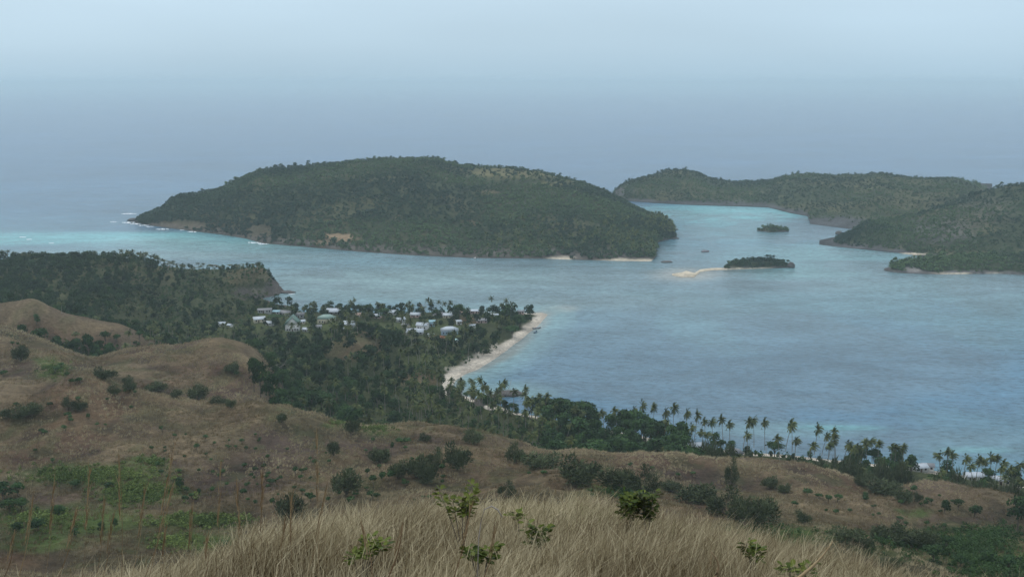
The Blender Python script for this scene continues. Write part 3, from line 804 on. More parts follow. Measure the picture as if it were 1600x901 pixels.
def tuft_proto(seed, n, h, spread, wd, bend=.25):
    r = np.random.default_rng(seed)
    c = np.c_[r.normal(0, spread, (n, 2)), np.zeros(n)]
    ln = h * r.uniform(.6, 1.15, n)
    d = np.c_[r.normal(bend, .28, n), r.normal(0, .3, n), np.ones(n)]; d /= np.linalg.norm(d, axis=1)[:, None]
    a = r.uniform(0, 6.28, n); sd_ = np.c_[np.cos(a), np.sin(a), np.zeros(n)] * wd
    tip = c + d * ln[:, None]
    V = np.stack([c - sd_, c + sd_, tip], 1).reshape(-1, 3)
    return V, np.arange(n * 3).reshape(-1, 3), np.repeat(np.clip(r.normal(.5, .28, n), 0, 1), 3)

# ------------------------------------------------------------------ island forests (masses of far trees)
def iproto(seed, h, w, n, size, low=.05, flat=.8):
    r = np.random.default_rng(seed)
    return leaf_cloud(r, crown_lobes(r, h, w, 4, low, flat), n, size, fill=.6)
IP = [iproto(1, 7, 8, 46, 1.25), iproto(2, 8.5, 7, 46, 1.2), iproto(3, 5.5, 8.5, 42, 1.25), iproto(4, 7.5, 6, 40, 1.1), iproto(5, 4, 4.5, 26, .85), iproto(6, 3, 4, 22, .8)]
def palm_small(seed, h=9):
    _, V, Fq, ti = make_palm(seed, h, 3.1, 11, 3)
    return V, Fq, ti
PP = [palm_small(s_) for s_ in (11, 12, 13)]
def sample_island(I, n, seed, dens):
    r = np.random.default_rng(seed)
    nr, nc = I['X'].shape
    i = r.uniform(0, nr - 1.001, n); j = r.uniform(0, nc - 1.001, n)
    i0 = i.astype(int); j0 = j.astype(int); fi = i - i0; fj = j - j0
    def bl(A): return (A[i0, j0] * (1 - fi) * (1 - fj) + A[i0 + 1, j0] * fi * (1 - fj) + A[i0, j0 + 1] * (1 - fi) * fj + A[i0 + 1, j0 + 1] * fi * fj)
    x, y, z, px, py, up, t = [bl(I[k]) for k in ('X', 'Y', 'Z', 'px', 'py', 'up', 't')]
    keep = (z > .8) & (t > 0.0) & (t < .97) & (r.uniform(size=n) < dens(px, py, x, y, z, up, t))
    return x[keep], y[keep], z[keep], px[keep], py[keep], t[keep]
def plant_island(I, n, seed, dens, label, scale, bushy=0.0, hue=0.0):
    x, y, z, px, py, t = sample_island(I, n, seed, dens)
    r = np.random.default_rng(seed + 1); m = len(x)
    big_ = fbm(x, y, 60, 3, 111)
    w = np.where(r.uniform(size=m) < bushy, r.integers(4, 6, m), r.integers(0, 4, m))
    sc_ = scale * r.uniform(.6, 1.3, m) * (.7 + .6 * fbm(x, y, 30, 3, 117))
    sc_ = np.where(r.uniform(size=m) < .06, sc_ * 1.5, sc_)
    toff = (fbm(x, y, 75, 4, 113) - .5) * 2.6 + r.normal(0, .08, m) + hue + (.28 * sstep(560, 900, px) + .25 * sstep(335, 395, py) * sstep(500, 600, px) - .12 if scale == .70 else 0)
    return stuff('forest', label, IP, np.c_[x, y, z - .6], r.uniform(0, 6.28, m), sc_, w, M['island_leaf'], toff, sc_ * r.uniform(.6, .95, m))
def no_patch(px, py, pt):
    d = np.ones(px.shape)
    for cx, cy, rx, ry in pt: d *= 1 - ell(px, py, cx, cy, rx, ry, .3)
    return d
plant_island(big, 30000, 201, lambda px, py, x, y, z, up, t: no_patch(px, py, [(532, 371, 20, 6), (505, 380, 12, 3), (405, 362, 16, 8), (280, 352, 50, 6), (876, 402.5, 19, 3.2), (985, 405.5, 40, 2.8)])
    * np.where((px > 740) & (px < 900) & (py < 290), .35, 1) * np.where(t > .85, .3, 1), 'dense dark green woodland covering the large island', .70, 0.15)
x, y, z, px, py, t = sample_island(big, 2600, 205, lambda px, py, x, y, z, up, t: ((px > 760) * (py > 345)) * 1.0 * no_patch(px, py, [(876, 402.5, 19, 3.2), (985, 405.5, 36, 2.4)]))
r_ = np.random.default_rng(3); m = len(x)
stuff('palm_grove', 'coconut palms mixed into the woodland at the right end of the large island', PP, np.c_[x, y, z], r_.uniform(0, 6.28, m), r_.uniform(.8, 1.1, m), r_.integers(0, 3, m), M['palm_leaf'], r_.normal(-.15, .15, m))
plant_island(far, 14000, 211, lambda px, py, x, y, z, up, t: sstep(1.5, 5, z) * .97 * (1 - .75 * ell(px, py, 1305, 348, 45, 8, .3)) * (1 - .7 * ell(px, py, 962, 302, 14, 9, .3)), 'low scrub woodland on the long rocky island', .55, .4, .05)
plant_island(hill, 14000, 221, lambda px, py, x, y, z, up, t: sstep(1.2, 3.5, z) * .93, 'patchy scrub woodland on the steep hill at the right', .55, .4, .0)
plant_island(low, 2200, 231, lambda px, py, x, y, z, up, t: sstep(1, 2.2, z) * no_patch(px, py, [(1515, 427.5, 46, 1.8), (1425, 422, 11, 4)]), 'green woodland on the low point behind the sand strip', .72, .25, .15)
plant_island(islet, 1300, 241, lambda px, py, x, y, z, up, t: (px > 1133) * (px < 1232) * (z > 1.0) * .95, 'dark bushes crowning the rocky islet', .55, .3, -.1)
plant_island(key, 260, 251, lambda px, py, x, y, z, up, t: (z > .7) * .9, 'low bushes covering the tiny islet in the channel', .50, .7, .1)

# ------------------------------------------------------------------ prototypes of single plants
PALMS = [thing_from('coconut_palm', make_palm(s_, h, 3.1, 21, 8, ln), M['palm_leaf'], M['palm_bark'], 'coconut palm', 'palm tree')
         for s_, h, ln in ((1, 14, 1.2), (2, 14, 2.2), (3, 14, .6), (4, 14, 3.0), (5, 14, 1.6))]
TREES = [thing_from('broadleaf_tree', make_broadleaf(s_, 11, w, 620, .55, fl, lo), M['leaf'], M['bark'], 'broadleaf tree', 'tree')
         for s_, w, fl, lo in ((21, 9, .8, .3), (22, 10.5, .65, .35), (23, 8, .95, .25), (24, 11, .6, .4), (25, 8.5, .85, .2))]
SHRUBS = [thing_from('feathery_shrub', make_shrub(s_, 6, w, 1500), M['shrub_leaf'], M['bark'], 'shrub', 'shrub') for s_, w in ((31, 5.2), (32, 5.8), (33, 4.8), (34, 6.2))]
SAPS = [thing_from('young_tree', make_sapling(s_), M['sapling_leaf'], M['bark'], 'sapling', 'sapling') for s_ in (41, 42, 43, 44, 45)]
used = set()
def place(protos, k, loc, rz, scale, label, group=None):
    p = protos[k]
    if np.isscalar(scale): scale = (scale,) * 3
    if id(p) not in used:
        used.add(id(p)); p.location = loc; p.rotation_euler = (0, 0, rz); p.scale = scale; p['label'] = label
        if group: p['group'] = group
        return p
    return copy_thing(p, loc, rz, scale, label, group)
ORD = ['first', 'second', 'third', 'fourth', 'fifth', 'sixth', 'seventh', 'eighth', 'ninth', 'tenth', 'eleventh', 'twelfth', 'thirteenth', 'fourteenth', 'fifteenth',
       'sixteenth', 'seventeenth', 'eighteenth', 'nineteenth', 'twentieth']
def ordw(n):
    if n < 20: return ORD[n]
    tens = {2: 'twenty', 3: 'thirty', 4: 'forty', 5: 'fifty', 6: 'sixty'}
    tn = {2: 'twentieth', 3: 'thirtieth', 4: 'fortieth', 5: 'fiftieth', 6: 'sixtieth'}
    a, b_ = divmod(n + 1, 10)
    return tn[a] if b_ == 0 else tens[a] + '-' + ORD[b_ - 1]
pr = np.random.default_rng(99)

# palms seen singly: (px, py of crown centre, zone)
PALM_PX = {
 'shore row right of the bay': [(1002, 632), (1021, 637), (1039, 646), (1052, 637), (1072, 647), (1080, 666), (1086, 648), (1104, 660), (1115, 659), (1132, 657), (1142, 665), (1162, 659), (1169, 678), (1180, 657),
    (1197, 662), (1220, 687), (1229, 663), (1240, 664), (1243, 690), (1261, 695), (1274, 669), (1285, 680), (1297, 675)],
 'clump before the thick grey-green trees': [(1295, 697), (1306, 690), (1318, 692), (1333, 697), (1357, 697), (1365, 689), (1373, 694), (1393, 698), (1412, 699)],
 'shore row at the far right edge': [(1468, 736), (1482, 705), (1491, 713), (1507, 715), (1527, 716), (1540, 722), (1549, 712), (1557, 716), (1572, 726), (1586, 736), (1599, 726), (1521, 728), (1563, 733)],
 'shore trees beside the small rocky point': [(699, 595), (720, 597), (742, 611), (769, 611), (787, 599), (802, 611), (825, 609), (831, 626), (846, 630), (866, 635)],
 'trees between rocky point and shore row': [(905, 645), (945, 647), (965, 643), (989, 642)],
 'rear shore of the village': [(452, 478), (469, 481), (483, 475), (491, 472), (504, 480), (530, 480), (552, 468), (578, 477), (587, 473), (640, 477), (798, 475)]}
def palm_at(px, py, h0):
    for dh in (0, -1, 1, -2, 2, -3, 3, -4, 4, -5, 5, 6, 7):
        h = h0 + dh
        x, y = at_z(px, py, 2.5 + h)
        z, sd_ = land_h(np.array([x]), np.array([y]), True)
        if sd_[0] > 2 and z[0] > .3:
            hh = float(CAM_Z + ray(px, py)[2] / ray(px, py)[1] * y - z[0])
            return float(x), float(y), float(z[0]), hh
    return None
single = []
for zone, pts in PALM_PX.items():
    pts = sorted(pts); nz = 0
    for px, py in pts:
        q = palm_at(px, py, 15.5 if px > 650 else 9.5)
        if q is None: continue
        x, y, z, h = q
        k = int(pr.integers(0, 5)); s_ = max(h, 5) / 14.0
        lab = f'coconut palm, {ordw(nz)} from the left in the {zone}'
        # keep the top of the leaning trunk on the photographed spot
        rz = float(pr.uniform(-.9, .9))
        sx = (.93 if px > 650 else .8) * float(pr.uniform(.8, 1.08))
        place(PALMS, k, (x, y, z - .1), rz, (sx, sx, s_), lab); nz += 1
        single.append((x, y))
single = np.array(single)

# ------------------------------------------------------------------ village houses: (name, px, py of base, width m, depth m, wall h, roof kind, wall colour, roof colour, rot deg, label)
W_, CR, LB, GR, PK = (.62, .62, .60), (.58, .53, .40), (.30, .45, .55), (.36, .37, .36), (.50, .36, .32)
RW, RG, RPG, RD, RLB = (.50, .55, .60), (.055, .13, .10), (.25, .36, .31), (.22, .22, .23), (.34, .55, .62)
HOUSES = [
 ('house', 404, 512, 8, 6, 2.6, 'gable', CR, RW, 20, 'cream house with a white gable roof at the left end of the village'),
 ('church', 455, 520, 10, 14, 5.2, 'front', W_, RG, 8, 'white church with a steep dark green roof facing the hill'),
 ('hall', 509, 507, 13, 9, 3.6, 'hip', CR, RPG, 5, 'cream hall under a pale green hipped roof'),
 ('house', 521, 492, 12, 7, 2.4, 'gable', GR, RW, -3, 'long house with a white roof near the rear shore palms'),
 ('house', 542, 514, 11, 7, 3.4, 'gable', GR, RW, -4, 'two storey house with a white roof and dark lower floor'),
 ('shed', 479, 520, 5.5, 4, 1.8, 'gable', GR, RW, -8, 'small white roofed shed right of the church'),
 ('house', 446, 497, 9, 6, 2.4, 'gable', GR, RD, -15, 'grey roofed house behind the church'),
 ('shed', 431, 498, 5, 4, 2.0, 'shed', GR, RLB, 0, 'small shed with a light blue roof behind the round green trees'),
 ('house', 413, 500, 10, 5, 2.3, 'shed', GR, RD, 10, 'low flat dark roofed house at the village left rear'),
 ('house', 467, 498, 7, 5, 2.6, 'gable', GR, RD, 5, 'grey house between the church and the pale green hall'),
 ('house', 625, 504, 6, 5, 2.2, 'gable', GR, RW, 30, 'small white roofed house turned diagonally among trees'),
 ('house', 648, 523, 12, 6, 2.4, 'gable', GR, RW, -3, 'long white roofed house in front of the taller white one'),
 ('house', 660, 516, 8, 6, 3.4, 'gable', W_, RW, -12, 'taller white house just behind the long white roof'),
 ('house', 675, 511, 4, 4, 3.6, 'shed', LB, RLB, 5, 'narrow bright blue hut beside the white houses'),
 ('house', 702, 524, 12, 8, 3.2, 'hip', LB, RW, 5, 'light blue house with white roof beside the red earth yard'),
 ('house', 684, 496, 7, 5, 2.2, 'gable', GR, RD, 15, 'small grey roofed house by the rear shore trees'),
 ('house', 649, 497, 7, 5, 2.3, 'gable', PK, RW, -10, 'small pink walled house under the bare tree'),
 ('house', 741, 491, 10, 4, 2.2, 'shed', PK, RW, 0, 'long low pinkish house on the rear shore'),
 ('house', 753, 505, 9, 5, 2.0, 'gable', PK, RD, 10, 'low pinkish house in the bare yard near the beach'),
 ('shed', 717, 508, 3.5, 3, 2.6, 'shed', W_, RW, 20, 'narrow white shed between the big trees'),
 ('shed', 814, 491, 5, 3, 2.0, 'shed', PK, RD, 0, 'small shed at the tip of the village spit'),
 ('shed', 346, 512, 4.5, 4, 1.8, 'gable', W_, RW, 10, 'tiny white roofed shed standing apart left of the village'),
 ('shed', 359, 516, 3, 3, 1.8, 'gable', W_, RW, -30, 'tiniest white hut left of the village beside dark trees'),
 ('shed', 470, 508, 5, 4, 2.0, 'gable', CR, RW, 25, 'small white roofed hut in the grass between church and hall'),
 ('shed', 421, 515, 5, 4, 2.0, 'gable', W_, RW, -20, 'small pale hut below the cream house at the left'),
 ('shed', 531, 519, 5, 4, 1.8, 'shed', GR, RW, 10, 'low white annex left of the two storey house'),
 ('house', 563, 497, 7, 5, 2.2, 'gable', GR, (.30, .20, .15), 12, 'rusty brown roofed house in the middle trees'),
 ('shed', 590, 498, 5, 4, 2.0, 'gable', PK, RW, -15, 'small white roofed shed in the middle of the rear shore'),
 ('house', 612, 493, 7, 5, 2.2, 'gable', GR, RW, 8, 'low white roofed house on the rear shore left of the bare tree'),
 ('shed', 634, 513, 5, 4, 2.0, 'gable', CR, RD, -25, 'small dark roofed hut left of the long white roof'),
 ('shed', 672, 527, 4, 3, 1.8, 'gable', W_, RW, 40, 'tiny white roofed hut below the blue hut'),
 ('house', 700, 497, 7, 5, 2.2, 'gable', CR, RW, -8, 'cream house with white roof by the rear shore, under dark trees'),
 ('shed', 722, 492, 4, 3, 1.8, 'shed', GR, (.30, .20, .15), 5, 'small rusty roofed shed on the rear shore'),
 ('shed', 738, 513, 4, 3, 1.8, 'gable', W_, RW, 15, 'small white hut between the blue house and the beach trees'),
 ('shed', 712, 535, 4, 3, 1.2, 'shed', GR, (.42, .62, .60), -10, 'low shelter with a pale turquoise sheet roof near the path'),
 ('house', 772, 497, 6, 4, 2.0, 'gable', PK, RW, 5, 'small pinkish house in front of the big spit trees'),
 ('house', 495, 516, 6, 4, 2.0, 'gable', GR, RD, 12, 'dark roofed house in front of the pale green hall'),
 ('house', 1087, 699, 7, 5, 2.6, 'gable', W_, RW, 10, 'white roofed cottage half hidden under the palms'),
 ('house', 1149, 721, 7, 6, 1.8, 'hip', GR, RD, 5, 'grey white hipped roof showing just behind the brown ridge'),
 ('house', 1440, 731, 6, 5, 2.2, 'gable', GR, RW, 12, 'white roofed beach house between two dark tree clumps'),
 ('house', 1452, 729, 5, 4, 2.2, 'gable', W_, RD, -10, 'smaller beach hut attached behind the white roofed beach house'),
 ('house', 1525, 746, 8, 5, 2.6, 'gable', W_, RW, 0, 'white beach house under the palms at the far right'),
 ('house', 1568, 752, 8, 5, 2.6, 'gable', CR, RW, -8, 'cream walled beach house at the far right edge'),
]
MC = {}
def cmat(c, kind):
    k = (c, kind)
    if k not in MC: MC[k] = flat_mat(kind + '_paint', c, .45 if kind == 'roof' else .7, .4, .14, 1.3)
    return MC[k]
M['window'] = flat_mat('window_glass', (.03, .04, .05), .15, .6, .1, 2)
M['door'] = flat_mat('door_wood', (.10, .07, .05), .6, .3, .2, 2)
house_xy = []
def build_house(name, px, py, w, d, h, roof, wc, rc, rot, label):
    if px < 860: x, y = at_z(px, py, 3.6); z = float(land_h(np.array([x]), np.array([y]))[0])
    else:
        x, y = at_z(px, py, 3.0); z = float(land_h(np.array([x]), np.array([y]))[0])
    y = float(y) + d / 2; x = float(x)
    z = max(z, 1.0)
    house_xy.append((x, y, max(w, d) * .5 + 3))
    e = empty(name, (x, y, z), R(rot)); tag(e, label, name)
    mb = MB(); hw, hd = w / 2, d / 2
    mb.box(-hw, hw, -hd, hd, -1.2, h)
    rise = {'gable': d * .24, 'front': w * .48, 'hip': d * .30, 'shed': .5}[roof]
    if roof == 'gable':
        for sx in (-1, 1):
            X0, X1 = (hw - .15, hw) if sx > 0 else (-hw, -hw + .15)
            mb.add([(X0, -hd, h), (X0, hd, h), (X0, 0, h + rise), (X1, -hd, h), (X1, hd, h), (X1, 0, h + rise)], [(0, 2, 1), (3, 4, 5), (0, 3, 5, 2), (1, 2, 5, 4)])
    if roof == 'front':
        for sy in (-1, 1):
            Y0, Y1 = (hd - .15, hd) if sy > 0 else (-hd, -hd + .15)
            mb.add([(-hw, Y0, h), (hw, Y0, h), (0, Y0, h + rise), (-hw, Y1, h), (hw, Y1, h), (0, Y1, h + rise)], [(0, 1, 2), (3, 5, 4), (0, 3, 4, 1), (1, 4, 5, 2), (0, 2, 5, 3)])
    obj('wall', mb.mesh('wall'), cmat(wc, 'wall'), e)
    rb = MB(); o_, th = .5, .12
    def slab(a, b_, c, d_):
        P = np.array([a, b_, c, d_], float); Q = P + np.array([0, 0, th])
        rb.add(np.concatenate([P, Q]), [(0, 3, 2, 1), (4, 5, 6, 7), (0, 1, 5, 4), (1, 2, 6, 5), (2, 3, 7, 6), (3, 0, 4, 7)])
    k = rise / hd if roof != 'front' else rise / hw
    if roof == 'gable':
        for sg in (-1, 1): slab((-hw - o_, sg * (hd + o_), h - k * o_ + .03), (hw + o_, sg * (hd + o_), h - k * o_ + .03), (hw + o_, 0, h + rise + .03), (-hw - o_, 0, h + rise + .03))
    elif roof == 'front':
        for sg in (-1, 1): slab((sg * (hw + o_), -hd - o_, h - k * o_ + .03), (sg * (hw + o_), hd + o_, h - k * o_ + .03), (0, hd + o_, h + rise + .03), (0, -hd - o_, h + rise + .03))
    elif roof == 'hip':
        a = hw + o_; b_ = hd + o_; rl = max(hw - hd, .4); z0 = h + .02; z1 = h + rise
        rb.add([(-a, -b_, z0), (a, -b_, z0), (a, b_, z0), (-a, b_, z0), (-rl, 0, z1), (rl, 0, z1)], [(0, 1, 5, 4), (1, 2, 5), (2, 3, 4, 5), (3, 0, 4), (3, 2, 1, 0)])
    else: slab((-hw - o_, -hd - o_, h + .03), (hw + o_, -hd - o_, h + .03), (hw + o_, hd + o_, h + rise), (-hw - o_, hd + o_, h + rise))
    obj('roof', rb.mesh('roof'), cmat(rc, 'roof'), e)
    db = MB(); dx = 0 if roof == 'front' else -w * .08
    db.box(dx - .45, dx + .45, -hd - .04, -hd + .02, 0, 2.0 if h > 2.1 else h - .2)
    obj('door', db.mesh('door'), M['door'], e)
    wx = [-w * .3, w * .28] if w < 10 else [-w * .36, -w * .2, w * .18, w * .36]
    for q in wx:
        wb = MB(); wb.box(q - .5, q + .5, -hd - .05, -hd + .02, min(1.0, h * .4), min(2.1, h - .3)); obj('window', wb.mesh('window'), M['window'], e)
    if roof == 'front':
        wb = MB(); wb.box(-.45, .45, -hd - .05, -hd + .02, h - .6, h + 1.3); obj('window', wb.mesh('window'), M['window'], e)
        for q in (-3, 0, 3):
            wb = MB(); wb.box(hw - .02, hw + .05, q - .45, q + .45, 1.4, 3.6); obj('window', wb.mesh('window'), M['window'], e)
    if w >= 11 and roof == 'gable':
        for q in (-hw + .2, 0, hw - .2):
            pb = MB(); pb.box(q - .08, q + .08, -hd - 1.4, -hd - 1.24, -.6, h - .35); obj('veranda_post', pb.mesh('post'), cmat(W_, 'wall'), e)
        vb = MB(); vb.box(-hw, hw, -hd - 1.6, -hd - .06, h - .35, h - .25); obj('veranda_roof', vb.mesh('veranda'), cmat(rc, 'roof'), e)
for hdef in HOUSES: build_house(*hdef)
house_xy = np.array(house_xy)
def clear_of_houses(x, y, extra=0):
    ok = np.ones(x.shape, bool)
    for hx, hy, hr in house_xy:
        ok &= (x - hx) ** 2 + (y - hy) ** 2 > (hr * .62 + extra) ** 2
        # keep the view of each house open: nothing tall right in front of it
        ok &= ~((np.abs(x / y - hx / hy) * hy < hr * .5) & (y < hy) & (y > hy - 36))
    return ok
# ------------------------------------------------------------------ mainland forest
def sample_land(n, y0, y1, seed, s0=-.62, s1=.62):
    r = np.random.default_rng(seed)
    y = np.sqrt(r.uniform(y0 ** 2, y1 ** 2, n)); s = r.uniform(s0, s1, n); x = s * y
    z, sd_ = land_h(x, y, True)
    px, py = project(x, y, z)
    return x, y, z, sd_, px, py
x, y, z, sdv, px, py = sample_land(26000, 420, 1010, 301)
dens = np.ones(x.shape)
Dr = np.interp(x / y, S_T, DT[9])
dens *= sstep(8, 26, y - Dr)                               # only behind the near ridge
left = px < 430
# bare back hills on the left
bare = (px < 420) & (y > Dr + 20) & (y < 545) & (z > 36)
dens[bare] = 0
dens[(px < 430) & (y < 500)] *= .0
gap = (px < 290) & (y > 575) & (y < 650) & (z > 36); dens[gap] = .04
dens[(sdv < 4)] = 0
beachy = (px > 690) & (px < 880) & (py > 480) & (py < 640); dens[beachy & (sdv < np.where(px < 760, 10, 7))] = 0
dens[(px > 1050) & (sdv < 8)] = 0
pt = (px > 756) & (px < 850) & (py > 600) & (py < 640); dens[pt] = 0
vill = (px > 395) & (px < 840) & (py > 484) & (py < 528) & (y > 700)
dens[vill] *= .72
for cx, cy, rx, ry, k in ((485, 510, 50, 5, .7), (565, 545, 26, 9, .9), (548, 556, 22, 7, .8), (430, 490, 50, 5, .9), (705, 526, 24, 6, .85), (700, 575, 30, 18, .6), (655, 592, 34, 8, .7), (600, 662, 70, 10, .5), (225, 404, 40, 4, .7), (405, 421, 28, 4, .8), (150, 512, 50, 6, .6),
                       (1210, 714, 50, 10, .8), (1290, 722, 70, 8, .75), (1510, 752, 30, 8, .7), (590, 540, 30, 10, .5)):
    dens *= 1 - k * ell(px, py, cx, cy, rx, ry, .4)
dens *= np.where(fbm(x, y, 26, 3, 311) < .36, .35, 1)
keep = (np.random.default_rng(5).uniform(size=len(x)) < dens) & clear_of_houses(x, y)
x, y, z, sdv, px, py = [a[keep] for a in (x, y, z, sdv, px, py)]
# thin out trees that stand too close together (crowns just touching)
def thin(x, y, dmin):
    order = np.random.default_rng(8).permutation(len(x)); cell = {}; out = []
    for i in order:
        d = dmin[i]; cx, cy = int(x[i] // 6), int(y[i] // 6); ok = True
        for a in (-1, 0, 1):
            for b_ in (-1, 0, 1):
                for j in cell.get((cx + a, cy + b_), ()):
                    if (x[i] - x[j]) ** 2 + (y[i] - y[j]) ** 2 < d * d: ok = False; break
                if not ok: break
            if not ok: break
        if ok: cell.setdefault((cx, cy), []).append(i); out.append(i)
    return np.array(out)
k_ = thin(x, y, np.where(px > 820, 4.6, np.where((px > 385) & (px < 640) & (py > 545), 6.0, 4.9)) + fbm(x, y, 30, 2, 5) * .8)
x, y, z, sdv, px, py = [a[k_] for a in (x, y, z, sdv, px, py)]
rr = np.random.default_rng(17); m = len(x)
pp = np.full(m, .22)
pp[(px > 560) & (px < 850) & (py > 560)] = .62
pp[(px > 200) & (px < 420) & (y > 590)] = .55
pp[(px > 850) & (px < 1010)] = .12
pp[(px > 1010) & (sdv < 30)] = .22
pp[(px < 180)] = .12
pp[(px > 440) & (px < 700) & (y > 700) & (py > 500)] = .35
pp *= np.where(fbm(x, y, 40, 2, 321) > .5, 1.35, .5)
ispalm = rr.uniform(size=m) < pp
hgt = np.where(ispalm, rr.uniform(9, 14, m), rr.uniform(6, 11, m))
hgt = np.where(ispalm & (px < 450), hgt * .75, hgt)
hgt[(px > 255) & (px < 350) & (y > 800)] *= .6; hgt[(px >= 350) & (px < 450) & (y > 850)] *= .55
hgt[ispalm & (px > 560) & (px < 850)] *= 1.15; hgt[(~ispalm) & (px > 600) & (px < 830) & (py > 560)] *= .8
hgt[(~ispalm) & (px > 385) & (px < 640) & (py > 545)] *= 1.3
hgt[(~ispalm) & (px > 830) & (px < 1085)] *= 1.5
hgt[vill_ := ((px > 395) & (px < 840) & (py > 482) & (py < 530) & (y > 700))] *= .86
hgt[(~ispalm) & (px > 1150) & (px < 1300) & (sdv < 40)] *= .6
hgt[(px > 1100) & (px < 1330) & (sdv >= 20) & ~ispalm] *= .65
apx, apy = project(x, y, z + hgt)
# how large each shows (distance) -> the nearest 290 of each kind are single things
def zone_label(px_, y_, kind):
    a = 'coconut palm' if kind == 'palm' else 'broadleaf tree'
    if kind == 'palm':
        if px_ < 430: return 'coconut palm in the wooded valley behind the left brown ridges', 'palms in the left valley'
        if px_ < 850: return 'coconut palm in the dense grove behind the middle brown ridge', 'palms in the middle grove'
        if px_ < 1110: return 'coconut palm mixed into the shore wood behind the right ridge', 'palms in the right shore wood'
        return 'coconut palm in the thin belt behind the row of shore palms', 'palms behind the right shore row'
    if px_ < 430: return 'round green tree in the valley wood behind the left ridges', 'trees in the left valley wood'
    if px_ < 620: return 'dark leafy tree packed in the wood below the village', 'trees in the wood below the village'
    if px_ < 850: return 'leafy tree among the palms behind the middle ridge', 'trees in the middle palm grove'
    if px_ < 1110: return 'thick green tree in the belt along the bay shore', 'trees in the bay shore belt'
    return 'low rounded tree in the belt behind the right hill', 'trees behind the right hill'
ZP = [(0, 430), (430, 850), (850, 1110), (1110, 1600)]; ZB = [(0, 430), (430, 620), (620, 850), (850, 1110), (1110, 1600)]
for kind, sel, protos, lim in (('palm', ispalm, PALMS, 225), ('tree', ~ispalm, TREES, 288)):
    idx = np.where(sel)[0]
    vis = idx[(apx[idx] > -20) & (apx[idx] < 1620)]
    vis = vis[np.argsort(y[vis])]
    # visibility test against the ridge: treetop above the sight line
    ok = []
    for i in vis:
        ys_ = np.linspace(250, y[i] - 6, 40); xs_ = x[i] / y[i] * ys_
        line = CAM_Z + (z[i] + hgt[i] * .95 - CAM_Z) * ys_ / y[i]
        ok.append((profile(xs_, ys_) < line).all())
    near_ = vis[np.array(ok)][:lim]
    for i in near_:
        lb, gp = zone_label(apx[i], y[i], kind)
        lo_, hi_ = ZB[np.searchsorted([430, 620, 850, 1110] if kind == 'tree' else [430, 850, 1110], apx[i])] if kind == 'tree' else ZP[np.searchsorted([430, 850, 1110], apx[i])]
        q = (apx[i] - lo_) / (hi_ - lo_); part_ = ['left end', 'left half', 'right half', 'right end'][int(np.clip(q * 4, 0, 3))]
        dep_ = 'front' if (y[i] - np.interp(x[i] / y[i], S_T, DT[9])) < 70 else ('middle' if (y[i] - np.interp(x[i] / y[i], S_T, DT[9])) < 150 else 'far')
        lb = lb + f', {dep_} rows, {part_}'; gp = gp + f', {dep_} {part_}'
        base = 14. if kind == 'palm' else 11.
        s_ = hgt[i] / base
        sx = (.95 if kind == 'palm' else s_ * rr.uniform(.85, 1.1))
        place(protos, int(rr.integers(0, 5)), (float(x[i]), float(y[i]), float(z[i]) - .1), float(rr.uniform(0, 6.28)), (sx, sx, s_), lb, gp)
    rest = np.setdiff1d(idx, near_)
    n_ = len(rest)
    if kind == 'palm':
        pro = []
        for s_ in (61, 62, 63, 64):
            mb, V, Fq, ti = make_palm(s_, 14, 2.9, 15, 5, 1.5)
            pro.append((V, Fq, ti))
        stuff('palm_grove', 'far coconut palms scattered through the lowland wood and village', pro, np.c_[x[rest], y[rest], z[rest]], rr.uniform(0, 6.28, n_), np.full(n_, .95), rr.integers(0, 4, n_), M['palm_leaf'], rr.normal(0, .1, n_), hgt[rest] / 14)
        tb = MB()
        tb.tube([(0, 0, -.5), (.1, 0, 7), (.5, 0, 14)], [.2, .15, .11], 5)
        TV, TF = tb.arrays()
    else:
        pro = []
        for s_ in (71, 72, 73, 74, 75):
            mb, V, Fq, ti = make_broadleaf(s_, 11, rr.uniform(8.5, 11), 230, .85, rr.uniform(.65, .9), .1)
            pro.append((V, Fq, ti))
        toff = (fbm(x[rest], y[rest], 50, 3, 331) - .5) * .9 + rr.normal(0, .18, n_)
        s_ = hgt[rest] / 11
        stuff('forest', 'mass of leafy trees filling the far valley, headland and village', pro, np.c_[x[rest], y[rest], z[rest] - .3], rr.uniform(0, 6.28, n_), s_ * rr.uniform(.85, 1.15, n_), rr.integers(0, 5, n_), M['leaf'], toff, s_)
print('forest', m, 'palms', ispalm.sum())
# undergrowth below the trees
x, y, z, sdv, px, py = sample_land(30000, 415, 1000, 401)
Dr = np.interp(x / y, S_T, DT[9])
k_ = (y - Dr > 4) & (sdv > 7) & ~((px < 430) & (z > 34) & (y < 560)) & (fbm(x, y, 18, 3, 403) > .42) & ~((px > 690) & (px < 880) & (sdv < np.where(px < 760, 10, 7))) & clear_of_houses(x, y, -1) \
     & ~((px > 395) & (px < 840) & (py > 484) & (py < 528) & (fbm(x, y, 18, 3, 403) < .55)) & ~((px > 742) & (px < 835) & (py > 606) & (py < 636)) & ~(ell(px, py, 560, 549, 34, 12, .3) > .5) & ~((px < 290) & (z > 38) & (y < 650))
x, y, z = x[k_], y[k_], z[k_]; m = len(x)
UP = [iproto(81, 2.2, 3.4, 34, .5), iproto(82, 3.0, 3.2, 34, .5), iproto(83, 1.4, 3.4, 28, .5)]
stuff('undergrowth', 'green undergrowth between the lowland trees', UP, np.c_[x, y, z - .2], rr.uniform(0, 6.28, m), rr.uniform(.6, 1.3, m), rr.integers(0, 3, m), M['leaf'], rr.normal(.15, .2, m))

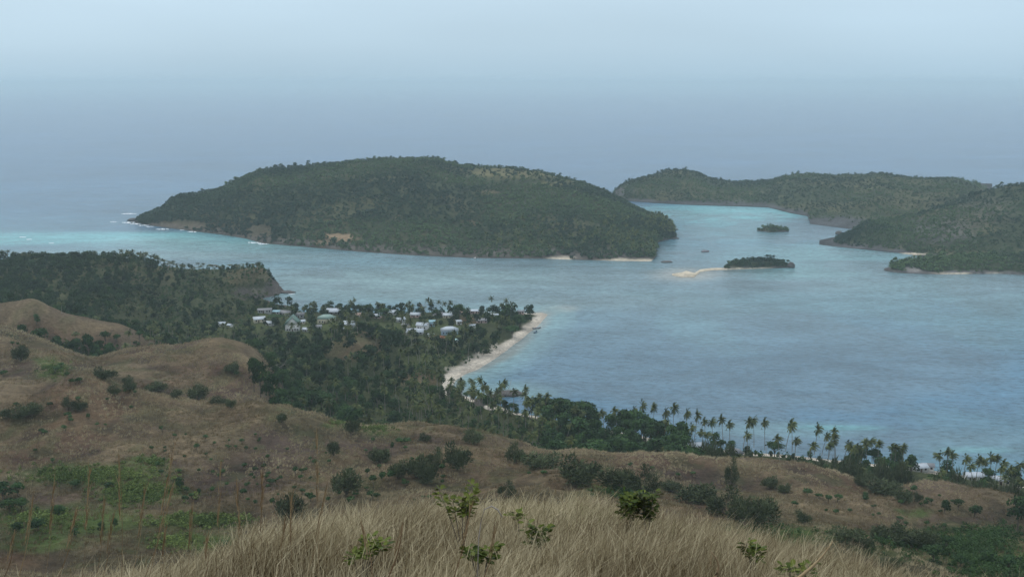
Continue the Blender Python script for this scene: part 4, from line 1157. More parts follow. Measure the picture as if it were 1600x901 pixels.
# ------------------------------------------------------------------ shrubs and saplings on the hills: (px, base py, height px, width px)
SH = {
 'middle slope': [(542, 773, 42, 38), (454, 811, 42, 32), (521, 711, 25, 18), (593, 723, 25, 26), (622, 747, 32, 24), (650, 745, 38, 32), (667, 756, 45, 30), (682, 730, 30, 26), (715, 733, 45, 38), (740, 693, 24, 26), (664, 689, 14, 15), (440, 660, 18, 14), (551, 676, 22, 18)],
 'slope beside the tall dry grass': [(806, 723, 32, 26), (845, 732, 26, 46), (906, 757, 48, 54), (965, 765, 36, 50), (1008, 770, 42, 42), (794, 775, 24, 20), (1048, 768, 20, 26)],
 'slope right of the dry grass': [(1090, 785, 34, 48), (1144, 757, 42, 18), (1140, 808, 44, 52), (1165, 824, 50, 42), (1203, 762, 22, 20), (1225, 769, 16, 16), (1190, 815, 40, 44), (1254, 817, 22, 22), (1325, 845, 24, 42), (1354, 854, 16, 20), (1385, 848, 34, 54), (1420, 852, 26, 40), (1448, 857, 32, 36)],
 'gully at the lower right': [(1390, 892, 26, 26), (1458, 876, 26, 32), (1478, 858, 24, 22), (1523, 807, 20, 22), (1380, 770, 24, 42), (1412, 784, 24, 30), (1434, 784, 18, 14), (1476, 802, 24, 20), (1497, 796, 18, 18), (1345, 757, 14, 22), (1500, 884, 20, 26), (1540, 880, 22, 28), (1575, 890, 26, 24)],
 'upper left hillside': [(33, 565, 28, 22), (163, 592, 20, 28), (204, 612, 22, 18), (178, 617, 16, 18), (244, 612, 16, 25), (276, 620, 12, 16), (310, 625, 25, 26), (343, 632, 14, 22), (360, 636, 14, 14), (364, 582, 20, 20), (107, 640, 22, 18), (126, 640, 18, 16), (25, 652, 20, 30), (50, 650, 22, 25), (200, 598, 12, 12)],
 'green hollow at the lower left': [(5, 780, 30, 30), (28, 775, 24, 26), (15, 800, 22, 34), (34, 797, 20, 24), (118, 762, 13, 18), (170, 762, 10, 18), (60, 828, 22, 28), (92, 805, 18, 24), (179, 825, 18, 12), (160, 833, 20, 18), (117, 837, 14, 16), (25, 830, 15, 20), (348, 855, 13, 20), (280, 765, 21, 17)]}
for zone, lst in SH.items():
    lst = sorted(lst)
    X, Yv, Zv = hit([q[0] for q in lst], [q[1] for q in lst])
    for i, (px, py, hp, wp) in enumerate(lst):
        ppm = F / math.hypot(Yv[i], CAM_Z - Zv[i])
        h, w = hp / ppm, wp / ppm
        k = int(pr.integers(0, 4)); bw = [5.2, 5.8, 4.8, 6.2][k]
        size = 'large' if hp > 34 else ('small' if hp < 20 else 'medium')
        leafy = zone == 'green hollow at the lower left' or (zone == 'gully at the lower right' and px > 1450)
        lab = f'{size} green bush, {ordw(i)} from the left on the {zone}' if 'hollow' not in zone and 'gully' not in zone else f'{size} green bush, {ordw(i)} from the left in the {zone}'
        if leafy: place(TREES, k, (X[i], Yv[i], Zv[i] - h * .15), float(pr.uniform(0, 6)), (w / 9 * 1.1, w / 9 * 1.1, h / 10), lab.replace('bush', 'leafy tree'))
        else: place(SHRUBS, k, (X[i], Yv[i], Zv[i] - .15), float(pr.uniform(-.4, .4)) + 3.1416 * int(pr.integers(0, 2)), (w / bw * float(pr.uniform(1.1, 1.45)), w / bw * float(pr.uniform(.9, 1.5)), h / 6 * 1.08), lab)
X, Yv, Zv = hit([1590, 1570, 385], [828, 800, 600])
place(TREES, 1, (X[0], Yv[0], Zv[0] - .4), 1, (1.05, 1.05, 1.15), 'large bright green leafy tree cut off by the right edge of the view')
SAP_PX = [(239, 703, 8, 9), (307, 705, 12, 12), (333, 697, 8, 7), (357, 700, 7, 8), (370, 700, 6, 7), (384, 706, 10, 7), (288, 718, 8, 6), (281, 738, 7, 8), (311, 740, 9, 7), (335, 740, 7, 8), (292, 772, 14, 10), (300, 778, 10, 9), (313, 775, 14, 7), (329, 774, 14, 10), (287, 785, 12, 13),
      (387, 762, 9, 8), (380, 777, 14, 14), (412, 733, 13, 9), (396, 746, 10, 9), (398, 751, 8, 6), (418, 743, 8, 9), (434, 735, 7, 5), (462, 743, 14, 10), (471, 739, 9, 6), (477, 736, 8, 6), (424, 757, 12, 12), (387, 784, 7, 8), (484, 719, 8, 6), (517, 724, 9, 8), (415, 748, 8, 7),
      (580, 690, 8, 9), (630, 694, 13, 17), (611, 710, 20, 7), (574, 746, 14, 9), (584, 762, 20, 14), (597, 752, 19, 12), (607, 750, 19, 13), (615, 751, 16, 10), (583, 780, 14, 14), (591, 782, 14, 12), (528, 778, 12, 8), (485, 783, 16, 14), (429, 792, 16, 10), (436, 797, 15, 12),
      (662, 778, 7, 8), (547, 785, 12, 12), (516, 785, 12, 10), (690, 739, 14, 12), (693, 748, 10, 9), (823, 728, 22, 12), (850, 744, 10, 12), (826, 744, 8, 8), (598, 722, 8, 11), (634, 703, 7, 10), (498, 745, 7, 7), (652, 722, 8, 8), (573, 706, 6, 7), (1261, 776, 12, 20), (1279, 779, 8, 14),
      (1294, 784, 13, 12), (1308, 785, 13, 15), (1425, 769, 15, 12), (1443, 790, 12, 10), (1455, 789, 10, 8), (1447, 820, 10, 9), (1418, 822, 9, 9), (1404, 813, 7, 12), (1059, 746, 8, 10), (1080, 742, 7, 10), (1041, 764, 10, 12), (1475, 829, 12, 10), (95, 575, 10, 9), (85, 584, 13, 15), (101, 593, 12, 12),
      (118, 600, 12, 14), (127, 598, 10, 10), (5, 588, 12, 12), (20, 540, 8, 7), (30, 541, 8, 6), (58, 706, 8, 8), (55, 800, 9, 9), (82, 722, 8, 8), (150, 665, 7, 8), (108, 655, 8, 8), (370, 590, 10, 10), (205, 770, 9, 9), (330, 722, 7, 7), (352, 762, 9, 9), (447, 705, 7, 7), (404, 690, 6, 6),
      (1330, 800, 8, 9), (1370, 806, 7, 8), (940, 742, 8, 9), (985, 728, 7, 8), (1020, 735, 7, 8)]
for _ in range(95):
    q_ = pr.uniform(); cx, cy, rx, ry = ((540, 745, 170, 45), (330, 715, 90, 40), (1330, 790, 170, 25), (120, 640, 110, 40))[0 if q_ < .5 else 1 if q_ < .72 else 2 if q_ < .87 else 3]
    hh = float(pr.uniform(5, 11)); SAP_PX.append((float(cx + rx * pr.uniform(-1, 1)), float(cy + ry * pr.uniform(-1, 1)), hh, hh * float(pr.uniform(.7, 1.1))))
SAP_PX = sorted(SAP_PX)
X, Yv, Zv = hit([q[0] for q in SAP_PX], [q[1] for q in SAP_PX])
for i, (px, py, hp, wp) in enumerate(SAP_PX):
    ppm = F / math.hypot(Yv[i], CAM_Z - Zv[i]); h, w = hp / ppm, wp / ppm
    if px < 240: lb, gp = 'small green sapling dotted on the left brown hillside', 'saplings on the left hillside'
    elif px < 400: lb, gp = 'small green sapling beside the green fern hollow', 'saplings beside the fern hollow'
    elif px < 700: lb, gp = 'small dark sapling dotted over the middle brown slope', 'saplings on the middle slope'
    elif px < 1200: lb, gp = 'small dark sapling on the slope behind the tall dry grass', 'saplings behind the dry grass'
    else: lb, gp = 'small umbrella shaped sapling on the right brown hillside', 'saplings on the right hillside'
    place(SAPS, int(pr.integers(0, 5)), (X[i], Yv[i], Zv[i] - .05), float(pr.uniform(0, 6)), (w / 1.7, w / 1.7, h / 2.5), lb, gp)
# dark trees in the gully behind the left ridge and the wood edge at the knoll
GT = [(35, 530, 24, 30), (60, 538, 26, 34), (88, 548, 24, 34), (112, 555, 24, 28), (135, 560, 40, 26), (150, 570, 34, 26), (172, 560, 26, 28), (405, 600, 38, 34), (420, 612, 34, 34), (395, 583, 26, 24), (90, 500, 26, 30), (110, 505, 22, 28), (130, 512, 22, 26)]
X, Yv, Zv = hit([q[0] for q in GT], [min(q[1], 900) for q in GT])
for i, (px, py, hp, wp) in enumerate(GT):
    if px < 180: yv = 552 if py > 515 else 655; yv += pr.uniform(-6, 10)
    else: yv = 455 + pr.uniform(-5, 8)
    xv, ztop = at_y(px, py - hp, yv); zv = float(land_h(np.array([xv]), np.array([yv]))[0]); h = max(float(ztop) - zv, 4)
    w = wp / F * yv
    place(TREES, int(pr.integers(0, 5)), (float(xv), float(yv), zv - .3), float(pr.uniform(0, 6)), (w / 9, w / 9, h / 11), 'dark tree in the gully behind the left brown ridge' if px < 180 else 'dark leafy tree against the foot of the brown knoll', 'gully trees' if px < 180 else 'trees at the knoll foot')
FT = [(1322, 742, 34, 44), (1350, 748, 40, 44), (1385, 755, 46, 48), (1405, 758, 48, 40), (1302, 735, 24, 34), (1275, 728, 18, 30), (1490, 764, 46, 44), (1530, 768, 34, 40), (1560, 774, 32, 42), (1588, 778, 36, 40),
      (1435, 755, 22, 40), (1460, 757, 22, 30), (1110, 712, 30, 50), (1135, 716, 28, 44), (1085, 708, 26, 40), (1165, 718, 22, 30)]
for i, (px, py, hp, wp) in enumerate(sorted(FT)):
    yv = float(np.interp((px - 800) / F, S_T, DT[9])) + pr.uniform(22, 40)
    xv, ztop = at_y(px, py - hp, yv); zv = float(land_h(np.array([float(xv)]), np.array([yv]))[0]); h = max(float(ztop) - zv, 5); w = wp / F * yv
    k = int(pr.integers(0, 4))
    place(SHRUBS, k, (float(xv), yv, zv - .2), float(pr.uniform(0, 6)), (w / 5.2 * 1.1, w / 5.2 * 1.1, h / 6), f'tall feathery grey green tree, {ordw(i)} from the left of those behind the right brown hill')
for px, py, hp, wp, lb in ((1210, 716, 28, 34, 'round dark green tree standing alone between the shore palms and two poles'), (792, 506, 30, 30, 'tall dark tree clump at the tip of the village spit'), (812, 508, 22, 36, 'broad dark tree leaning over the beach near the spit tip'),
                       (800, 522, 20, 30, 'rounded tree at the top of the village beach'), (776, 515, 22, 26, 'leafy tree between the pinkish house and the beach'), (718, 498, 22, 26, 'dark tree beside the narrow white shed'), (682, 505, 22, 24, 'green tree left of the light blue house'),
                       (600, 503, 22, 32, 'broad green tree in the middle of the village'), (575, 500, 24, 26, 'green tree right of the white roofed two storey house'), (430, 512, 16, 30, 'low round green tree between the cream house and the church'), (690, 600, 24, 20, 'green tree at the edge of the open sand of the beach')):
    xv, yv = at_z(px, py, 3.0); xv, yv = float(xv), float(yv); zv = float(land_h(np.array([xv]), np.array([yv]))[0]); ppm = F / yv
    place(TREES, int(pr.integers(0, 5)), (xv, yv, zv - .3), float(pr.uniform(0, 6)), (wp / ppm / 9, wp / ppm / 9, hp / ppm / 11), lb)
# dead trees
def dead_tree(px, py, yv, h, label, spread=.7, name='bare_tree', levels=3):
    xv, yy2 = at_z(px, py, 3) if yv is None else (at_y(px, py, yv)[0], yv)
    zv = float(land_h(np.array([float(xv)]), np.array([float(yy2)]))[0])
    mb = bare_tree(np.random.default_rng(int(px)), h, spread, levels, .28, 4)
    o = obj(name, mb.mesh(name), M['dead']); o.location = (float(xv), float(yy2), zv); tag(o, label, 'tree')
dead_tree(663, 489, None, 12, 'bare grey leafless tree on the rear shore of the village')
dead_tree(432, 602, None, 19, 'pale leafless tree standing out of the dark wood', .9)
dead_tree(262, 420, 940, 17, 'tall broken pale trunk on the left headland wood', .35, 'bare_tree', 1)
dead_tree(1212, 361, 1372, 9, 'wispy bare tree on the tiny islet in the channel', .7) if False else None

# ------------------------------------------------------------------ ground cover on the hills
def scatter_px(zones, seed):
    r = np.random.default_rng(seed); P = []
    for cx, cy, rx, ry, n in zones:
        a = r.uniform(0, 6.28, n); q = np.clip(np.abs(r.normal(0, .62, n)), 0, 1.5)
        P.append(np.c_[cx + rx * q * np.cos(a), cy + ry * q * np.sin(a)])
    P = np.concatenate(P)
    return hit(P[:, 0], P[:, 1])
X, Yv, Zv = scatter_px([(140, 742, 95, 13, 600), (215, 772, 62, 18, 500), (310, 815, 68, 9, 420), (238, 722, 22, 7, 80), (80, 575, 16, 12, 90), (95, 580, 25, 14, 60), (70, 812, 75, 20, 200), (280, 848, 40, 12, 120), (590, 670, 26, 6, 80), (535, 662, 20, 5, 40)], 501)
m = len(X)
FP = [iproto(91, .9, 1.8, 44, .19), iproto(92, 1.3, 1.6, 44, .18), iproto(93, .7, 2.0, 40, .2)]
stuff('fern_cover', 'bright green ferns and creepers filling the hollows of the brown hills', FP, np.c_[X, Yv, Zv - .1], rr.uniform(0, 6.28, m), rr.uniform(.5, 1.6, m), rr.integers(0, 3, m), M['fern'], (fbm(X, Yv, 14, 3, 7) - .5) * 1.2)
X, Yv, Zv = scatter_px([(1500, 852, 100, 24, 520), (1555, 885, 70, 20, 420), (1560, 835, 60, 14, 160), (1180, 838, 80, 14, 90), (1400, 848, 60, 10, 70), (970, 768, 60, 8, 40)], 503)
m = len(X)
stuff('gully_scrub', 'dark green creepers and scrub filling the gully at the lower right', FP, np.c_[X, Yv, Zv - .15], rr.uniform(0, 6.28, m), rr.uniform(.8, 2.0, m), rr.integers(0, 3, m), M['leaf'], (fbm(X, Yv, 14, 3, 7) - .5) * 1.8 + .45)
# grass tufts over the brown slopes
x, y, z, sdv, px, py = sample_land(70000, 190, 560, 601)
Dr = np.interp(x / y, S_T, DT[9])
k_ = ((y < Dr + 25) | ((px < 430) & (z > 34))) & (fbm(x, y, 14, 3, 603) > .36)
x, y, z = x[k_], y[k_], z[k_]; m = len(x)
TP = [tuft_proto(s_, 14, .75, .32, .05) for s_ in (1, 2, 3)]
stuff('dry_grass', 'dry brown grass tufts covering the middle hills', TP, np.c_[x, y, z - .05], rr.uniform(-.5, .5, m), rr.uniform(.6, 1.5, m), rr.integers(0, 3, m), M['straw'], (fbm(x, y, 25, 4, 605) - .62) * 1.4)
# ------------------------------------------------------------------ tall grass in front
def near_grass():
    r = np.random.default_rng(701)
    n = 300000
    y = np.sqrt(r.uniform(3.5 ** 2, 36 ** 2, n)); s = r.uniform(-.56, .56, n); x = s * y
    z = land_h(x, y)
    px, py = project(x, y, z)
    left_ = sstep(520, 300, px) if False else 1 - sstep(300, 560, px)
    right_ = sstep(1250, 1500, px)
    dens = (1 - .64 * left_) * (1 - .55 * right_) * np.clip(.25 + 1.1 * sstep(.30, .52, fbm(x, y, 1.8, 3, 703)), 0, 1)
    k = (r.uniform(size=n) < dens) & (y < np.interp(px, [0, 700, 1500], [22, 35, 28]))
    x, y, z, px = x[k], y[k], z[k], px[k]; n = len(x)
    H = r.uniform(.35, 1.0, n) * (.5 + 1.0 * fbm(x, y, 2.2, 2, 705)) 
    wd = r.uniform(.0022, .0055, n) * (.6 + y / 22)
    base = np.c_[x, y, z - .03]
    bx = .10 + .16 * (fbm(x, y, 4, 2, 709) - .5) * 2
    d = np.c_[r.normal(bx * .8, .24, n), r.normal(0, .22, n), np.ones(n)]; d /= np.linalg.norm(d, axis=1)[:, None]
    curl = np.c_[r.normal(.14, .2, n), r.normal(0, .12, n), -r.uniform(.02, .25, n)]
    a = r.uniform(-.7, .7, n); sd_ = np.c_[np.cos(a), np.sin(a), np.zeros(n)] * wd[:, None]
    p1 = base + d * (H * .55)[:, None]; p2 = base + d * H[:, None] + curl * H[:, None]
    V = np.stack([base - sd_, base + sd_, p1 + sd_ * .8, p1 - sd_ * .8, p2], 1).reshape(-1, 3)
    o = np.arange(n) * 5
    Q = np.stack([o, o + 1, o + 2, o + 3], 1); T = np.stack([o + 3, o + 2, o + 4], 1)
    ti = np.clip(r.normal(.62, .33, n) + (fbm(x, y, 2.2, 3, 711) - .5) * 1.0 + (fbm(x, y, 6, 2, 713) - .5) * .8 - .04 * (1 - sstep(620, 860, px)) + .08, 0, 1)
    return mesh_np('tall_grass', V, [Q, T], tint=np.repeat(ti, 5)), (x, y, z)
me, _ = near_grass()
tag(obj('tall_grass', me, M['straw']), 'tall dry straw coloured grass blowing in front on the crest', None, None, 'stuff')
def seed_stems():
    r = np.random.default_rng(731); n = 9000
    y = np.sqrt(r.uniform(6 ** 2, 34 ** 2, n)); s = r.uniform(-.55, .5, n); x = s * y; z = land_h(x, y)
    px, py = project(x, y, z)
    k = (r.uniform(size=n) < 1 - .7 * (1 - sstep(300, 520, px))) & (y < np.interp(px, [0, 700, 1500], [16, 33, 26])); x, y, z = x[k], y[k], z[k]; n = len(x)
    H = r.uniform(.65, 1.15, n); base = np.c_[x, y, z]; d = np.c_[r.normal(.12, .28, n), r.normal(0, .25, n), np.ones(n)]; d /= np.linalg.norm(d, axis=1)[:, None]
    bend = np.c_[r.normal(.12, .2, n), np.zeros(n), -r.uniform(0, .25, n)]
    wd = (.0012 + .00006 * y)[:, None]; sd_ = np.c_[np.ones(n), np.zeros((n, 2))] * wd
    p1 = base + d * (H * .6)[:, None]; p2 = base + d * (H * .85)[:, None] + bend * (H * .3)[:, None]; p3 = p2 + (p2 - p1) * .9 + bend * .12
    V = np.stack([base - sd_, base + sd_, p1 + sd_, p1 - sd_, p2 + sd_ * 1.9, p2 - sd_ * 1.9, p3], 1).reshape(-1, 3); o = np.arange(n) * 7
    ti = np.where(r.uniform(size=n) < .4, r.uniform(0, .3, n), r.uniform(.6, 1, n))
    return mesh_np('seed_stems', V, [np.stack([o, o + 1, o + 2, o + 3], 1), np.stack([o + 3, o + 2, o + 4, o + 5], 1), np.stack([o + 5, o + 4, o + 6], 1)], tint=np.repeat(ti, 7))
tag(obj('seed_stems', seed_stems(), M['straw']), 'taller pale and brown seed stems standing above the dry grass', None, None, 'stuff')
def green_blades():
    r = np.random.default_rng(721); n = 26000
    y = np.sqrt(r.uniform(8 ** 2, 32 ** 2, n)); s = r.uniform(-.25, .5, n); x = s * y
    k = fbm(x, y, 2.6, 3, 723) > .62 - .16 * sstep(-.02, .12, s); x, y = x[k], y[k]; z = land_h(x, y); n = len(x)
    H = r.uniform(.3, .75, n); d = np.c_[r.normal(.15, .2, n), r.normal(0, .2, n), np.ones(n)]; base = np.c_[x, y, z]
    a = r.uniform(-.7, .7, n); sd_ = np.c_[np.cos(a), np.sin(a), np.zeros(n)] * .006
    V = np.stack([base - sd_, base + sd_, base + d * H[:, None]], 1).reshape(-1, 3)
    return mesh_np('green_grass', V, [np.arange(n * 3).reshape(-1, 3)], tint=np.repeat(r.uniform(.2, 1, n), 3))
M['green_straw'] = leaf_mat('green_straw', (0.10, 0.12, 0.035), (0.26, 0.27, 0.11), .7, 0)
tag(obj('green_grass', green_blades(), M['green_straw']), 'fresh green blades mixed into the tall dry grass', None, None, 'stuff')

# dry seed stalks standing high on the left and centre: (top px, top py, bottom px, bottom py, distance)
STALKS = [(273, 690, 232, 905, 5, 1), (185, 700, 190, 905, 6, 1), (270, 760, 225, 905, 5, 1), (226, 770, 205, 905, 6, .8), (163, 790, 150, 905, 7, .8), (118, 805, 90, 905, 4.5, 1), (85, 750, 70, 905, 7, .8), (50, 788, 28, 905, 5, 1.2), (140, 735, 128, 905, 9, .7),
 (495, 683, 497, 905, 8, 1), (509, 765, 478, 905, 6, 1.2), (445, 815, 432, 905, 6, 1), (370, 760, 378, 905, 7, .9), (345, 720, 335, 905, 9, .7), (323, 845, 320, 905, 5, 1), (565, 820, 582, 905, 4.5, 1.4), (628, 823, 605, 905, 4, 1.6), (735, 795, 708, 905, 5.5, 1.3),
 (773, 830, 755, 905, 5, 1.3), (455, 775, 452, 905, 7, .8), (1300, 845, 1240, 908, 2.6, 2.6), (1110, 862, 1112, 908, 1.6, 3.0), (20, 840, 5, 905, 4, 1), (300, 800, 290, 905, 6, .8), (258, 830, 250, 905, 5, .8), (410, 745, 405, 905, 9, .6), (175, 815, 160, 905, 6, .9)]
STALKS.sort()
for i, (tx, ty, bx, by, d, wdt) in enumerate(STALKS):
    x1, z1 = at_y(tx, ty, d); x0, z0 = at_y(bx, by, d)
    g = float(land_h(np.array([float(x0)]), np.array([float(d)]))[0])
    # continue the stalk down to the ground
    sl = (x1 - x0) / max(z1 - z0, .05); xg = x0 - sl * (z0 - g)
    xg = float(xg); P = []
    A = np.array([xg, d, g - .05]); B = np.array([float(x0), d, float(z0)]); C = np.array([float(x1), d, float(z1)])
    for q in np.linspace(0, 1, 6)[:-1]: P.append(A + (B - A) * q)
    for q in np.linspace(0, 1, 7): P.append(B + (C - B) * q + np.array([.012 * math.sin(q * 3), 0, 0]))
    rad = np.linspace(.0026, .0009, len(P)) * wdt if wdt < 2.5 else np.linspace(.0085, .0012, len(P)) * (.6 if tx == 1110 else 1)
    e = empty('dry_stalk', tuple(A)); 
    look = 'thick pale broken reed' if wdt > 2.8 or (tx == 1300) else ('tall reddish dry seed stalk' if wdt >= 1 else 'thin brown dry seed stalk')
    if tx == 1110: look = 'short dark brown leaf tip'
    tag(e, f'{look}, {ordw(i)} from the left among the stalks in front', 'grass stalk')
    mb = MB(); mb.tube(np.array(P) - A, rad, 5)
    me = mb.mesh('stem', True); a = me.attributes.new('tint', 'FLOAT', 'POINT'); a.data.foreach_set('value', np.full(len(me.vertices), .75 if tx == 1300 else float(pr.uniform(.0, .6)), np.float32))
    obj('stem', me, M['stalk'], e)
    # seed head / leaf sheaths: narrow blades hugging the upper stem
    n = 26; r = np.random.default_rng(900 + i); q = r.uniform(.45, 1.0, n)
    if wdt > 2.5: n = 4; q = r.uniform(.5, .9, n)
    c = B + (C - B) * q[:, None] - A; dv = (C - B) / np.linalg.norm(C - B)
    tipd = dv * r.uniform(.05, .12, n)[:, None] * (d / 6) + r.normal(0, .010, (n, 3)) * (d / 6)
    sd_ = np.c_[np.full(n, .0022), np.zeros((n, 2))] * (d / 6)
    V = np.stack([c - sd_, c + sd_, c + tipd], 1).reshape(-1, 3)
    obj('seed_head', mesh_np('seed_head', V, [np.arange(n * 3).reshape(-1, 3)], tint=np.repeat(r.uniform(.1, .9, n), 3)), M['stalk'], e)

# leafy plants standing in the tall grass: (px, py top, distance, height m, width m, leaves, label)
def near_plant(px, py, d, h, w, n, label, tintb=0.0, nst=5):
    x, zt = at_y(px, py, d); x = float(x)
    g = float(land_h(np.array([x]), np.array([float(d)]))[0])
    zt = float(zt)
    r = np.random.default_rng(int(px * 7 + py))
    e = empty('leafy_plant', (x, d, g)); tag(e, label, 'plant')
    H = max(zt - g, h); mb = MB(); C, D_ = [], []
    for i in range(nst):
        a = r.uniform(0, 6.28); q = r.uniform(.15, .5) * w
        top = np.array([q * math.cos(a), q * math.sin(a) * .6, H * r.uniform(.82, 1.0) if i else H])
        P = [top * np.array([t_ ** 1.4, t_ ** 1.4, t_]) for t_ in np.linspace(0, 1, 7)]
        mb.tube(P, np.linspace(.010, .004, 7), 5)
        for k in range(n // nst):
            t_ = 1 - r.uniform(0, min(1, h / H)) ** 1.2 * min(1, h / H)
            c = top * np.array([t_ ** 1.4, t_ ** 1.4, t_]); az = r.uniform(0, 6.28)
            dd = np.array([math.cos(az), math.sin(az), r.uniform(-.1, .7)]); dd /= np.linalg.norm(dd)
            C.append(c + dd * r.uniform(0, .10)); D_.append(dd)
    obj('stem', mb.mesh('stem', True), M['bark'], e)
    C = np.array(C); D_ = np.array(D_); m_ = len(C)
    ln = r.uniform(.07, .14, m_)[:, None]; sd_ = np.cross(D_, [0, 0, 1.]) + r.normal(0, .3, (m_, 3)); sd_ /= np.linalg.norm(sd_, axis=1)[:, None]; sd_ *= ln * .30
    dn = np.array([0, 0, -.02])
    V = np.stack([C, C + D_ * ln * .35 + sd_, C + D_ * ln * .75 + sd_ * .75, C + D_ * ln + dn, C + D_ * ln * .75 - sd_ * .75, C + D_ * ln * .35 - sd_], 1).reshape(-1, 3)
    ti = np.clip(r.normal(.45 + tintb, .22, m_), 0, 1)
    obj('foliage', mesh_np('foliage', V, [np.arange(m_ * 6).reshape(-1, 6)], tint=np.repeat(ti, 6)), M['near_leaf'], e)
near_plant(722, 762, 17, .75, .9, 230, 'tall yellow green leafy plant rising above the grass crest', .35, 7)
near_plant(976, 772, 20, .75, .75, 420, 'dense dark green leafy plant on the grass crest, the left of a pair', -.1, 7)
near_plant(1012, 770, 20, .85, .45, 260, 'narrow dark green leafy plant on the grass crest, the right of a pair', -.1, 5)
near_plant(750, 852, 14, .35, .5, 150, 'low green plant half hidden in the grass near the bottom centre', .1, 6)
near_plant(838, 815, 17, .6, .4, 130, 'slender green plant in a dark gap of the dry grass', .05, 5)
near_plant(560, 848, 14, .35, .7, 120, 'small spreading green plant low in the grass left of centre', .15, 6)
near_plant(1180, 852, 16, .3, .5, 110, 'low green plant in the grass right of centre', .05, 5)
near_plant(812, 800, 20, .3, .25, 40, 'tiny green sprig in the grass beside the crest', .1, 3)
near_plant(1245, 880, 14, .3, .4, 60, 'low green sprig at the bottom right of the dry grass', .05, 4)
# bent pale stalk
x, z1 = at_y(775, 792, 12)
mb = MB(); P = [at_y(a, b_, 12) for a, b_ in ((748, 840), (752, 812), (757, 795), (768, 790), (778, 796), (785, 808))]
P = [np.array([float(p[0]), 12.0, float(p[1])]) for p in P]
g = float(land_h(np.array([P[0][0]]), np.array([12.0]))[0]); P = [np.array([P[0][0] - .05, 12, g - .03])] + P
mb.tube(P, [.006, .006, .0055, .006, .009, .011, .004], 5)
tag(obj('bent_reed', mb.mesh('bent_reed', True), M['dead']), 'bent pale dead reed arching over the grass crest', 'reed')

# ------------------------------------------------------------------ boats
def boat(px, py, ln, bm, label, hull, canopy, rot):
    x, y = at_z(px, py, .1)
    e = empty('boat', (float(x), float(y), 0), R(rot)); tag(e, label, 'boat')
    n = 11; t_ = np.linspace(-1, 1, n); mb = MB()
    hw = bm / 2 * np.where(t_ > 0, 1 - t_ ** 2.4, 1 - .12 * t_ ** 2); hw = np.maximum(hw, .03); sheer = .75 + .35 * np.maximum(t_, 0) ** 2
    V = []
    for i in range(n): V += [(t_[i] * ln / 2, -hw[i], sheer[i]), (t_[i] * ln / 2 * .96, -hw[i] * .6, -.15), (t_[i] * ln / 2 * .96, hw[i] * .6, -.15), (t_[i] * ln / 2, hw[i], sheer[i]), (t_[i] * ln / 2 * .97, 0, .25)]
    Fc = []
    for i in range(n - 1):
        a, b_ = i * 5, (i + 1) * 5
        Fc += [(a, a + 1, b_ + 1, b_), (a + 1, a + 2, b_ + 2, b_ + 1), (a + 2, a + 3, b_ + 3, b_ + 2), (a + 3, a + 4, b_ + 4, b_ + 3), (a + 4, a, b_, b_ + 4)]
    Fc += [(0, 4, 3, 2, 1)]
    mb.add(V, Fc); obj('hull', mb.mesh('hull', False), flat_mat('hull_paint', hull, .4, .4, .15, 2), e)
    m2 = MB(); m2.box(-ln * .5 - .35, -ln * .5 + .05, -.2, .2, .1, 1.15); obj('outboard_motor', m2.mesh('motor'), M['window'], e)
    for q in (-.15, .2):
        m3 = MB(); m3.box(q * ln - .15, q * ln + .15, -bm * .4, bm * .4, .5, .58); obj('bench', m3.mesh('bench'), M['door'], e)
    if canopy:
        m4 = MB(); m4.box(-ln * .32, ln * .15, -bm * .42, bm * .42, 2.1, 2.2); obj('canopy', m4.mesh('canopy'), flat_mat('canopy_cloth', canopy, .7, .2, .15, 2), e)
        for a in (-.31, .14):
            for s_ in (-1, 1):
                m5 = MB(); m5.box(a * ln - .03, a * ln + .03, s_ * bm * .4 - .03, s_ * bm * .4 + .03, .6, 2.1); obj('canopy_post', m5.mesh('post'), M['dead'], e)
boat(839, 513, 6.5, 2.0, 'grey open boat moored off the village beach, the farther of two', (.16, .17, .19), None, 25)
boat(837, 519, 6.0, 1.9, 'small blue grey boat moored close to the village beach, the nearer of two', (.10, .19, .26), None, 70)
boat(1102, 393, 8.5, 2.8, 'reddish boat with a canopy anchored in the turquoise channel', (.22, .08, .08), (.16, .10, .11), 10)
boat(742, 403.5, 5, 1.8, 'white boat lying against the mangrove shore of the large island', (.75, .75, .75), None, 80)
# ------------------------------------------------------------------ rocks, poles, foam
def rock(px, py, w, h, label, seed, z=0, mat=None, name='rock'):
    x, y = at_z(px, py, z); r = np.random.default_rng(seed)
    bm_n, bm_m = 14, 9; V = []
    for j in range(bm_m):
        ph = math.pi * j / (bm_m - 1)
        for i in range(bm_n):
            a = 2 * math.pi * i / bm_n; rr_ = 1 + .28 * (vnoise(np.array([i * .9 + seed]), np.array([j * .8]))[0] - .5) * 2 * (math.sin(ph) > .1)
            V.append((w / 2 * rr_ * math.sin(ph) * math.cos(a), w / 2.6 * rr_ * math.sin(ph) * math.sin(a), h * (.15 + .85 * rr_ * math.cos(ph) if math.cos(ph) > 0 else .15 + .5 * math.cos(ph))))
    Fc = []
    for j in range(bm_m - 1):
        for i in range(bm_n): k = (i + 1) % bm_n; Fc.append((j * bm_n + i, (j + 1) * bm_n + i, (j + 1) * bm_n + k, j * bm_n + k))
    me = mesh_np(name, V, [np.array(Fc)]); o = obj(name, me, mat or M['rock']); o.location = (float(x), float(y), z)
    return tag(o, label, 'rock')
M['rock'] = flat_mat('dark_rock', (.11, .10, .095), .9, .2, .35, 1.5)
rock(1236, 418, 7, 5.5, 'lone grey boulder off the right end of the rocky islet', 1)
rock(1311, 366, 9, 4, 'dark boulder in the water below the layered rock point', 2)
